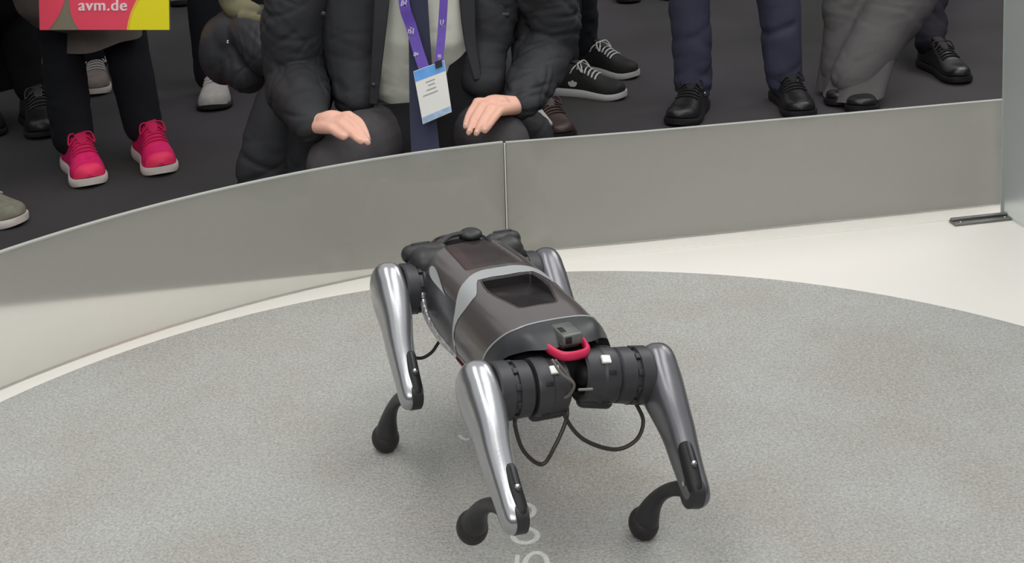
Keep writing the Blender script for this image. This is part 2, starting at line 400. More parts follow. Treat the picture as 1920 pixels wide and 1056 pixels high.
# floor bracket
k0, k1 = G(1785, 421, 0), G(1894, 409, 0)
bd = Vector((k1.x - k0.x, k1.y - k0.y, 0)); bl = bd.length; ang = math.atan2(bd.y, bd.x)
MB = Matrix.Translation(((k0.x + k1.x) / 2, (k0.y + k1.y) / 2, 0)) @ Matrix.Rotation(ang, 4, 'Z')
br = empty('floor_bracket', ((k0.x + k1.x) / 2, (k0.y + k1.y) / 2, 0), 'flat grey metal floor bracket at the foot of the tall glass panel', 'bracket')
br.rotation_euler.z = ang
mesh('bracket_plate', *box((0, 0, 0.003), (bl, 0.030, 0.006), bevel=0.0015), M['aluminium'], br)
mesh('bracket_rail', *box((0, 0.008, 0.0085), (bl * .98, 0.010, 0.006), bevel=0.002), M['aluminium'], br)
for s in (-1, 1): mesh('bolt', *revolve([(0.0055, 0.0001), (0.006, 0.003), (0.0075, 0.003), (0.008, 0.002)], 12, 'z'), M['chrome'], br).location = (s * bl * .38, -0.006, 0)

# ------------------------------------------------------------------ robot dog
BX, BYAW, BPIT, BROL = Vector((-0.0139, 2.2918, 0.2524 + CZ)), 1.9586, 0.0023, 0.0238
robot = empty('robot_dog', (BX.x, BX.y, CZ), 'four legged silver and graphite robot dog walking away on the round carpet', 'robot')
RB = (Matrix.Rotation(BYAW, 4, 'Z') @ Matrix.Rotation(BPIT, 4, 'Y') @ Matrix.Rotation(BROL, 4, 'X'))
robot.rotation_euler = RB.to_euler()
OFF = RB.to_3x3().inverted() @ Vector((0, 0, BX.z - CZ))
def rp(name, q, m, parent=None, smooth=True, sharp=35, label=None):
    """robot part, given in body coordinates"""
    if parent is None or parent is robot: V = [Vector(v) + OFF for v in q[0]]; par = robot
    else: V = [Vector(v) + OFF for v in q[0]]; par = parent
    o = mesh(name, V, q[1], m, par, smooth, sharp)
    if label: o['label'] = label
    return o
def sstep(a, b, x):
    t = np.clip((x - a) / (b - a), 0, 1); return t * t * (3 - 2 * t)
_pt = np.array([0, .14, .28, .40, .50, .62, .74, .86, 1.0])
_py = np.array([0, .031, .056, .0725, .0845, .0945, .0955, .088, .066])
_pz = np.array([.068, .0672, .0635, .053, .036, .010, -.020, -.046, -.062])
def _cr(xk, yk, x):
    # smooth cubic (Catmull-Rom on non-uniform knots via tangents)
    m = np.gradient(yk, xk); i = np.clip(np.searchsorted(xk, x) - 1, 0, len(xk) - 2)
    h = xk[i + 1] - xk[i]; t = (x - xk[i]) / h
    return ((2 * t ** 3 - 3 * t ** 2 + 1) * yk[i] + (t ** 3 - 2 * t ** 2 + t) * h * m[i] + (-2 * t ** 3 + 3 * t ** 2) * yk[i + 1] + (t ** 3 - t ** 2) * h * m[i + 1])
X_F = 0.218
def rim_x(t): a = np.abs(t); return -0.148 + 0.046 * sstep(.25, .72, a) + .012 * sstep(.72, 1, a)
def front_x(t): a = np.abs(t); return X_F - 0.012 * sstep(.0, .5, a) - 0.035 * sstep(.6, 1.0, a)
def S(u, t, off=0.0):
    """body skin: u 0 (rear rim) .. 1 (front), t -1..1 right..left"""
    a = np.abs(t); xr, xf_ = rim_x(t), front_x(t); x = xr + (xf_ - xr) * u
    y = _cr(_pt, _py, a); z = _cr(_pt, _pz, a)
    wf = 1 - 0.03 * sstep(.10, .22, x) - 0.03 * sstep(-.06, -.15, x)
    zf = 1 - 0.05 * sstep(.10, .22, x) - .03 * sstep(-.08, -.15, x)
    y = y * wf * np.sign(t); z = np.where(z > 0, z * zf, z * (1 - .08 * sstep(.12, .2, x)))
    # crisp shoulder crease along the front, recessed centre panel
    hw = 0.046 - 0.03 * np.clip((x - .1) / .5, 0, 1)
    groove = sstep(.083, .090, x) * (1 - sstep(hw - .001, hw + .004, np.abs(y)))
    hh = np.interp(x, [-.094, -.012, .036], [.0310, .0520, .0440])
    dx = np.maximum(x - .036, -.094 - x); dy = np.abs(y) - hh; rr = .008
    dd = np.minimum(np.maximum(dx + rr, dy + rr), 0) + np.hypot(np.maximum(dx + rr, 0), np.maximum(dy + rr, 0)) - rr
    depth = (0.0008 + 0.0125 * sstep(-.085, .03, x)) * sstep(0.0005, -.003, dd)
    seam = 0.0
    side_seam = 0.0014 * np.exp(-((z + .036) / .0012) ** 2) * (x < .012) * (a > .5)
    dz = -depth * 0 - .0035 * groove
    r = np.hypot(y, z + .01) + 1e-9
    ny, nz = y / r, (z + .01) / r
    o = off - side_seam
    return np.stack([x, y + ny * o, z + nz * o + dz], -1), x, y, z, dd, groove, a
def body_grid():
    NU, NT = 430, 400
    u = np.linspace(0, 1, NU); t = np.linspace(-1, 1, NT)
    U, T_ = np.meshgrid(u, t, indexing='ij')
    Pn, x, y, z, dd, gr, a = S(U, T_)
    # stripe edges (x at front / rear edge as a function of the girth position)
    sf = 0.070 - 0.020 * sstep(.1, .4, a) - 0.028 * sstep(.36, .62, a) - 0.004 * sstep(.62, 1, a)
    sr = 0.036 + 0.004 * sstep(0, .2, a) - 0.044 * sstep(.20, .36, a) + 0.017 * sstep(.42, .66, a)
    sr = np.where(np.abs(y) < .046, np.minimum(sr, .0375), sr)
    thick = sf - 0.0052; sr = np.where(a > .66, np.maximum(sr, thick - .001), sr)
    strip = (x < sf) & (x > sr) & (dd > 0.0)
    hatch = dd <= 0.0
    groove = gr > .5
    sidep = (a > .50) & (x >= sf)
    reg = np.zeros(x.shape, int)
    reg[sidep] = 4; reg[groove] = 3; reg[strip] = 2; reg[dd < -.0016] = 9
    rf = reg[:-1, :-1]
    idx = np.arange(NU * NT).reshape(NU, NT)
    q = np.stack([idx[:-1, :-1], idx[1:, :-1], idx[1:, 1:], idx[:-1, 1:]], -1)
    PV = Pn.reshape(-1, 3) + np.array(OFF)
    for code, nm, mm, lab in ((0, 'body_shell', M['shell'], None), (2, 'body_stripe', M['stripe'], 'light grey stripe wrapped over the body'), (3, 'front_top_panel', M['groove'], 'dark recessed panel on the front of the back'),
                              (4, 'side_panel', M['shell_side'], None)):
        qq = q[rf == code]; used, inv = np.unique(qq, return_inverse=True); vv = PV[used].copy()
        if code == 2:   # the stripe stands proud of the shell
            c = vv - np.array(OFF); rr = np.hypot(c[:, 1], c[:, 2] + .01); vv[:, 1] += c[:, 1] / rr * .0007; vv[:, 2] += (c[:, 2] + .01) / rr * .0007
        me = bpy.data.meshes.new(nm); me.from_pydata(vv.tolist(), [], inv.reshape(-1, 4).tolist()); me.update()
        me.polygons.foreach_set('use_smooth', [True] * len(me.polygons))
        me.flip_normals() if me.polygons[len(me.polygons) // 2].normal.z < 0 else None
        me.set_sharp_from_angle(angle=math.radians(28))
        o = link(nm, me, robot, mm)
        if lab: o['label'] = lab
    return None
body_grid()
def top_z(x, y):                      # height of the skin over a plan point
    t = np.linspace(0, .6, 400); u = np.linspace(0, 1, 2)
    a = float(np.interp(abs(y), _cr(_pt, _py, t), t)); z = float(_cr(_pt, _pz, np.array(a)))
    return z * (1 - 0.05 * float(sstep(.10, .22, x)) - .03 * float(sstep(-.08, -.15, x)))
def hatch_outline(inset, n=140):
    c_ = [(.036, .0440), (-.012, .0520), (-.094, .0310)]; poly = [(x, y) for x, y in c_] + [(x, -y) for x, y in reversed(c_)]
    rad = [.008, .030, .009, .009, .030, .008]; out = []
    for i in range(6):
        p0, p1, p2 = Vector(poly[i - 1]), Vector(poly[i]), Vector(poly[(i + 1) % 6]); a, b = (p0 - p1).normalized(), (p2 - p1).normalized()
        for k in range(13):
            f = k / 12; q = p1 + a * rad[i] * (1 - f) ** 2 + b * rad[i] * f ** 2; out.append(q)
    m = len(out); res = []
    for i in range(m):
        t = (out[(i + 1) % m] - out[i - 1]).normalized(); n_ = Vector((-t.y, t.x))
        if n_.dot(-out[i] + Vector((-.03, 0))) < 0: n_ = -n_
        res.append(out[i] + n_ * inset)
    return res
rings = []
for inset, dz_ in ((-.0012, .0000), (-.0006, .0006), (.0012, .0006), (.0030, -.0015), (.0036, None)):
    rg = []
    for q in hatch_outline(inset):
        if dz_ is None: z_ = top_z(q.x, q.y) - .0006 - .0145 * float(sstep(-.090, .020, q.x))
        else: z_ = top_z(q.x, q.y) + dz_
        rg.append((q.x, q.y, z_))
    rings.append(rg)
m_ = len(rings[0]); V = [v for r_ in rings for v in r_]
Fc = [(i * m_ + k, i * m_ + (k + 1) % m_, (i + 1) * m_ + (k + 1) % m_, (i + 1) * m_ + k) for i in range(4) for k in range(m_)]
V.append((-.03, 0, top_z(-.03, 0) - .0006 - .0145 * float(sstep(-.09, .02, -.03)))); Fc += [(4 * m_ + k, 4 * m_ + (k + 1) % m_, len(V) - 1) for k in range(m_)]
hatch = rp('top_hatch', (V, Fc), M['hatch'], sharp=30, label='glossy black recessed top hatch')
# rear cap: rim -> overhanging lower lip, built as a loft of girth curves
tt = np.linspace(-1, 1, 121)
def rear_curve(k):
    rim = S(np.zeros_like(tt), tt)[0]
    a = np.abs(tt)
    lipx = -0.202 + 0.050 * sstep(.15, .62, a) + .035 * sstep(.6, 1, a)
    lipy = np.sign(tt) * np.interp(a, [0, .3, .5, .62, .74, 1], [0, .055, .0830, .0930, .093, .066])
    lipz = np.interp(a, [0, .3, .5, .62, .74, 1], [.049, .046, .028, .006, -.020, -.062])
    lip = np.stack([lipx, lipy, lipz], -1)
    for _ in range(10): lip[1:-1] = (lip[:-2] + 2 * lip[1:-1] + lip[2:]) / 4
    f = k; bul = math.sin(math.pi * f) * .006
    p_ = rim * (1 - f) + lip * f
    p_[:, 2] += bul * (1 - sstep(.4, .8, a)); p_[:, 0] -= bul * .6; return p_
rows = [rear_curve(k) for k in np.linspace(0, 1, 14)]
V = np.concatenate(rows).tolist(); nT = len(tt)
Fc = [(i * nT + j, i * nT + j + 1, (i + 1) * nT + j + 1, (i + 1) * nT + j) for i in range(13) for j in range(nT - 1)]
# under-lip return
lip = rows[-1]; ret = lip.copy(); ret[:, 0] += .02; ret[:, 2] -= .008; ret[:, 1] *= .93
b0_ = len(V); V += ret.tolist(); Fc += [(13 * nT + j, 13 * nT + j + 1, b0_ + j + 1, b0_ + j) for j in range(nT - 1)]
rp('rear_panel', (V, Fc), M['rear'], sharp=40)
rim = [Vector(v) for v in S(np.zeros(61), np.linspace(-.80, .80, 61), .0006)[0]]
rp('rim_line', tube(rim, 0.0014, 8), M['stripe'], label='thin pale line along the rear rim')
# lower body: belly, inner chassis
rp('belly', box((0.03, 0, -.045), (.30, .125, .045), bevel=.015), M['deepblack'])
rp('chassis', box((-.145, 0, -.004), (.10, .13, .07), bevel=.012), M['deepblack'])
for s in (1, -1):
    def side_pt(x_, t_, off):
        u_ = (x_ - float(rim_x(t_))) / (float(front_x(t_)) - float(rim_x(t_))); return Vector(S(np.array(u_), np.array(s * t_), off)[0])
    lowl = [side_pt(x_, t_, .0015) for x_, t_ in ((.180, .56), (.174, .64), (.163, .72), (.145, .795), (.108, .850), (.072, .870), (.034, .875))]
    rp('lower_trim', tube(lowl, [(.002, .003), (.0038, .006), (.0040, .0075), (.0040, .0085), (.0040, .0080), (.0035, .0070), (.002, .004)], 10, smooth=6, up=(0, 1, 0)), M['sparkle'], label='bright wavy chrome trim low on the side')
    rl_ = [(.17, s * .060, -.052), (.09, s * .072, -.0665), (.0, s * .074, -.069), (-.06, s * .072, -.066)]
    rp('red_line', tube(rl_, .0026, 8, smooth=5), M['darkred'], label='thin dark red line under the flank')
    # pale teardrop vent on the front flank
    td = []
    for k in range(24):
        a = 2 * math.pi * k / 24; u_ = .905 - .150 * (1 - math.cos(a)) ; wd = .060 * math.sin(a) * (0.06 + .94 * ((1 + math.cos(a)) / 2) ** 1.3)
        td.append((u_, .455 + wd - .22 * (u_ - .9)))
    Vt = [Vector(S(np.array(u_), np.array(s * t_), .0016)[0]) for u_, t_ in td]; c0 = sum(Vt, Vector()) / 24
    rp('flank_inlay', (Vt + [c0], [(k, (k + 1) % 24, 24) for k in range(24)]), M['stripe'], label='pale teardrop inlay on the front flank')
# ridges on the front panel and a cable cover seam
rp('panel_ridge', box((.135, -.008, .0615), (.006, .052, .003), bevel=.0012), M['black'])
rp('panel_ridge', box((.165, .012, .0605), (.006, .030, .003), bevel=.0012), M['black'])
rp('hatch_latch', ball((-.083, -.021, .0615), (.0022, .0022, .0015)), M['chrome'], label='tiny bright latch at the hatch corner')
for s in (1, -1):
    rp('shoulder_housing', merge([box((.218, s * .068, .020), (.070, .066, .086), bevel=.026, seg=5), tube([(.215, s * .050, .052), (.236, s * .092, .046)], [.017, .016], 14)]), M['black'])
    rp('housing_fin', box((.236, s * .074, .062), (.006, .034, .006), bevel=.002), M['motor'])
    rp('housing_fin', box((.205, s * .101, .012), (.012, .006, .05), bevel=.002), M['motor'])
# head: neck block, rounded head shell, brow, face, camera eyes
rp('neck', box((.222, 0, .012), (.045, .125, .090), bevel=.018, seg=3), M['black'])
hd = []
for x_, w_, z0_, z1_ in ((.225, .062, -.03, .060), (.245, .060, -.032, .064), (.268, .056, -.034, .060), (.290, .048, -.034, .046), (.306, .038, -.030, .024), (.312, .028, -.022, .008)):
    hd.append([(x_, w_ * math.copysign(abs(math.cos(a)) ** .6, math.cos(a)), (z0_ + z1_) / 2 + (z1_ - z0_) / 2 * math.copysign(abs(math.sin(a)) ** .7, math.sin(a))) for a in np.linspace(0, 2 * math.pi, 33)[:-1]])
V = [v for r in hd for v in r]; Fc = [(i * 32 + k, i * 32 + (k + 1) % 32, (i + 1) * 32 + (k + 1) % 32, (i + 1) * 32 + k) for i in range(5) for k in range(32)] + [tuple(range(32)), tuple(160 + k for k in range(32))]
head = rp('head', (V, Fc), M['hatch'])
for s in (-1, 1):
    e_ = rp('camera_eye', ball((.300, s * .022, .018), (.008, .008, .008)), M['chrome'], head)
rp('brow_ridge', tube([(.226, .040, .062), (.236, .020, .068), (.236, -.006, .069), (.228, -.026, .066)], [(.005, .004)] * 4, 10, smooth=5), M['motor'])
rp('top_sensor', ball((.236, -.016, .066), (.020, .020, .010)), M['black'])
# tail latch: red clip around a grey port
rc = [(-.176, .030, .048), (-.198, .028, .045), (-.217, .015, .041), (-.219, -.010, .040), (-.213, -.024, .042), (-.190, -.026, .047)]
rp('red_clip', tube(rc, [(.0045, .0075)] * 6, 12, smooth=5), M['red'], label='crimson clip on the tail end')
port = rp('tail_port', box((-.185, -.004, .058), (.046, .032, .018), bevel=.004, seg=3), M['port'], label='grey green tail port')
rp('port_hole', box((-.2080, .003, .0585), (.0025, .010, .010), bevel=.001), M['deepblack'], port)
rp('port_hole', box((-.188, .005, .0671), (.016, .008, .0012), bevel=.0004), M['deepblack'], port)
rp('port_shoulder', box((-.196, 0, .050), (.022, .030, .008), bevel=.003), M['black'])

LA, T1, T2, HX, HY = .0982, .1828, .1631, .2043, .0465
legs = dict(RL=(-HX, 1, .0669, .9560, -1.954), RR=(-HX, -1, .1774, .9498, -1.775), FL=(HX, 1, .0675, .8499, -1.5661), FR=(HX, -1, .11, 1.02, -2.36))
GL = {}
for nm, (hx, sd, ab, th, kn) in legs.items():
    A = Matrix.Translation((hx, sd * HY, 0)) @ Matrix.Rotation(ab, 4, 'X')
    flip = Matrix.Diagonal((1, sd, 1, 1))
    AF = A @ flip
    # inner casing (drum), outer thigh motor with notches
    AF = Matrix.Translation((0, 0, -.004)) @ AF
    inner = [(-.012, .003), (-.014, .028), (-.034, .031), (-.035, .034), (-.032, .0375), (-.008, .0385), (-.005, .0408), (.012, .0415), (.017, .0400), (.018, .030), (.018, .01)]
    d1 = rp('hip_motor', xf(revolve(inner, 48), AF), M['motor'])
    outer = [(.0195, .01), (.0195, .034), (.024, .0390), (.044, .0402), (.0455, .0372), (.0515, .0372), (.053, .0415), (.072, .0420), (.0745, .040), (.0745, .02)]
    d2 = rp('thigh_motor', xf(revolve(outer, 48), AF), M['motor'])
    # cooling ribs, screws, notches around each drum
    for k in range(10):
        a = math.radians(36 * k + 10)
        Mx = AF @ Matrix.Rotation(a, 4, 'Y')
        rp('motor_lug', xf(box((0, .0485, .0395), (.009, .0075, .0042), bevel=.001), Mx), M['black'], d2)
        if k % 2 == 0: rp('motor_lug', xf(box((0, .002, .0405), (.007, .012, .003), bevel=.0008), Mx), M['deepblack'], d1)
    # bottom bulge of the inner casing
    rp('casing_foot', xf(tube([(-.012, -.026, -.033), (-.012, .012, -.035)], [.010, .010], 12), AF), M['black'], d1)
    if nm in ('RL', 'RR'):
        yy = -.010 if nm == 'RL' else -.006
        rp('white_label', xf(box((0, yy, .0410), (.012, .014, .0050), bevel=.001), AF @ Matrix.Rotation(-.62, 4, 'Y')), M['sticker'], d1)
    # spindle that ties the casing to the trunk
    rp('hip_spindle', xf(tube([(0, -.018, 0), (-math.copysign(.05, hx), -.018, 0)], .018, 20), AF), M['deepblack'])
    # thigh
    TH = A @ Matrix.Translation((0, sd * LA, 0)) @ flip @ Matrix.Rotation(th, 4, 'Y')
    # sections: along -z, a = fore-aft half, b = lateral half, cy = lateral centre
    sec = [(.0375, .006, .003, -.002, 0), (.0362, .018, .013, -.002, 0), (.0310, .030, .0205, -.002, 0), (.0200, .0375, .0245, -.002, 0), (.0070, .0405, .0265, -.002, 0), (-.008, .0410, .0275, -.003, 0), (-.026, .0395, .0275, -.003, -.001), (-.048, .0355, .0262, -.003, -.003), (-.072, .0312, .0240, -.002, -.004),
           (-.100, .0272, .0218, 0, -.003), (-.130, .0243, .0200, 0, -.001), (-.160, .0222, .0182, 0, 0), (-.183, .0210, .0175, 0, 0), (-.196, .0180, .0160, 0, 0), (-.204, .0120, .0120, 0, 0), (-.2075, .004, .005, 0, 0)]
    A5 = catmull([np.array(s_) for s_ in sec], 4); Nn = 32; V = []
    for z_, a_, b_, cy_, cx_ in A5:
        for k in range(Nn):
            an = 2 * math.pi * k / Nn; ca, sa = math.cos(an), math.sin(an)
            V.append((cx_ + a_ * math.copysign(abs(ca) ** .8, ca), cy_ + b_ * math.copysign(abs(sa) ** .8, sa), z_))
    Fc = [(i * Nn + k, i * Nn + (k + 1) % Nn, (i + 1) * Nn + (k + 1) % Nn, (i + 1) * Nn + k) for i in range(len(A5) - 1) for k in range(Nn)] + [tuple(range(Nn)), tuple((len(A5) - 1) * Nn + k for k in range(Nn))]
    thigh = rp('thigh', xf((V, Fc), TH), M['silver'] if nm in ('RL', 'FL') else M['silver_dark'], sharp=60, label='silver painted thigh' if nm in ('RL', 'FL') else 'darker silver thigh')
    # knee slot on the rear face (inner half) with linkage, pins, knee hub
    rp('knee_slot', xf(tube([(-.0140, -.006, -.130), (-.0128, -.006, -.155), (-.0120, -.007, -.186)], [(.0142, .0118), (.0140, .0118), (.0115, .0115)], 16, up=(1, 0, 0)), TH), M['deepblack'], thigh)
    rp('link_rod', xf(tube([(-.0285, -.007, -.130), (-.0260, -.007, -.162)], .0035, 10), TH), M['motor'], thigh)
    rp('pivot_pin', xf(ball((-.0265, -.007, -.158), .0042), TH), M['chrome'], thigh)
    rp('pivot_pin', xf(revolve([(-.0195, .001), (-.0195, .0035), (-.018, .0035)], 12), TH @ Matrix.Translation((-.004, 0, -.176))), M['chrome'], thigh)
    rp('knee_hub', xf(revolve([(-.016, .004), (-.016, .019), (-.0145, .0212), (.002, .0216), (.004, .0195), (.004, .004)], 28), TH @ Matrix.Translation((0, 0, -.187))), M['black'], thigh)
    rp('cap_screw', xf(ball((-.028, -.019, .014), .0026), TH), M['motor'], thigh)
    rp('cap_screw', xf(ball((-.006, .0, .0365), .0024), TH), M['motor'], thigh)
    # calf + rubber foot
    KN = TH @ Matrix.Translation((0, 0, -T1)) @ Matrix.Rotation(kn, 4, 'Y')
    cp = [(0, 0, 0), (.010, 0, -.030), (.019, 0, -.062), (.0215, 0, -.095), (.016, 0, -.125), (.004, 0, -.150)]
    calf = rp('calf', xf(tube(cp, [(.012, .009), (.0115, .0085), (.0100, .0085), (.0105, .0095), (.0140, .0130), (.0195, .0190)], 20, smooth=6, up=(1, 0, 0)), KN), M['black'])
    rp('foot', xf(ball((0, 0, -T2 + .002), (.0240, .0230, .0210), seg=28, rings=18), KN), M['rubber'], calf, label='round black rubber foot')
    GL[nm] = (AF, TH, KN)

def cable(pts, r=.0030, m=None, name='cable'):
    """a cable given in body coordinates"""
    rp(name, tube(pts, r, 8, smooth=8), m or M['cable'])
Binv = (Matrix.Translation(BX) @ RB).inverted()
def bpt(px, py, xb):                  # photo pixel -> body coordinates on the cross plane x = xb
    o = Binv @ Vector((0, 0, CAM_H)); d = Binv.to_3x3() @ ray(px, py); t = (xb - o.x) / d.x; return o + d * t
xb = -.215
cable([bpt(968, 772, xb), bpt(966, 800, xb - .01), bpt(982, 846, xb - .02), bpt(1016, 871, xb - .02), bpt(1040, 838, xb - .02), bpt(1062, 786, xb - .01), bpt(1062, 748, xb)])
cable([bpt(1052, 740, xb), bpt(1060, 782, xb - .01), bpt(1094, 824, xb - .02), bpt(1152, 843, xb - .02), bpt(1192, 826, xb - .02), bpt(1206, 790, xb - .01), bpt(1190, 752, xb)])
cable([bpt(1036, 676, xb - .035), bpt(1052, 700, xb - .045), bpt(1076, 720, xb - .045), bpt(1066, 742, xb - .03), bpt(1046, 748, xb - .02)], .0022, M['wire'])
cable([bpt(1042, 676, xb - .035), bpt(1058, 696, xb - .04), bpt(1074, 716, xb - .04)], .0018, M['wire'])
cable([bpt(1086, 731, xb - .03), bpt(1110, 730, xb - .035)], .0020, M['wire'])
xf_ = .175
cable([bpt(770, 596, xf_), bpt(756, 612, xf_), bpt(748, 636, xf_), bpt(758, 662, xf_), bpt(786, 672, xf_), bpt(808, 662, xf_), bpt(824, 640, xf_)], .0028)

# ------------------------------------------------------------------ people
def cloth(name, rgb, rough=0.85, var=0.12, scale=14, bump=0.25):
    return mat(name, srgb(*rgb), rough, 0, var, scale, bump, 700, spec=0.25)
def skin_mat():
    m = mat('skin', srgb(222, 172, 152), 0.5, 0, 0.05, 30, 0.08, 300, spec=0.4)
    b = m.node_tree.nodes['Principled BSDF']; b.inputs['Subsurface Weight'].default_value = 0.12
    b.inputs['Subsurface Radius'].default_value = (0.01, 0.004, 0.002); b.inputs['Subsurface Scale'].default_value = 0.6
    return m
M['skin'] = skin_mat()
M['coat'] = cloth('charcoal_black_coat', (47, 48, 51), 0.62, 0.10, 10)
M['coat_in'] = cloth('black_coat_lining', (22, 22, 26), 0.7)
M['gtrouser'] = cloth('charcoal_trousers', (78, 75, 78))
M['shirt'] = cloth('pale_grey_green_shirt', (226, 228, 216), 0.8, 0.05, 20, 0.15)
M['tie'] = cloth('navy_cloth', (46, 50, 72), 0.6, 0.08, 30)
M['blacktr'] = cloth('black_trousers', (27, 29, 34))
M['purpleblack'] = cloth('purple_black_trousers', (34, 30, 40))
M['navytr'] = cloth('navy_trousers', (62, 64, 82), 0.8, 0.12, 9)
M['greytr'] = cloth('grey_wide_trousers', (96, 94, 94), 0.85, 0.10, 8)
M['blackcoat'] = cloth('black_long_coat', (16, 17, 20))
M['taupe'] = cloth('taupe_coat', (112, 104, 98), 0.85, 0.1, 12)
M['puffer'] = cloth('black_padded_nylon', (54, 55, 58), 0.45, 0.1, 10, 0.1)
M['olive'] = cloth('olive_lining', (112, 108, 84), 0.8, 0.15, 20)
M['hair'] = cloth('dark_hair', (30, 24, 20), 0.6, 0.2, 60)
M['pinkshoe'] = cloth('crimson_pink_mesh', (222, 34, 104), 0.6, 0.12, 60)
M['coral'] = cloth('coral_rubber', (238, 56, 100), 0.5, 0.05)
M['pinklace'] = cloth('deep_pink_lace', (196, 30, 84), 0.7)
M['offwhite'] = cloth('off_white_rubber', (216, 206, 200), 0.5, 0.05, 20, 0.05)
M['blackshoe'] = cloth('black_canvas', (34, 33, 33), 0.6, 0.1, 40)
M['leather'] = mat('black_leather', srgb(30, 29, 30), 0.32, 0, 0.2, 40, 0.15, 250)
M['brownleather'] = mat('dark_brown_leather', srgb(58, 44, 42), 0.4, 0, 0.2, 40, 0.15, 250)
M['blacksole'] = mat('black_sole_rubber', srgb(22, 21, 22), 0.6)
M['whitelace'] = cloth('grey_white_lace', (190, 189, 187), 0.8, 0.05)
M['whiteshoe'] = cloth('light_grey_white_mesh', (176, 172, 168), 0.7, 0.08, 60)
M['beigeshoe'] = cloth('beige_suede', (132, 122, 116), 0.8, 0.1, 40)
M['oliveshoe'] = cloth('grey_olive_mesh', (128, 126, 112), 0.7, 0.15, 60)

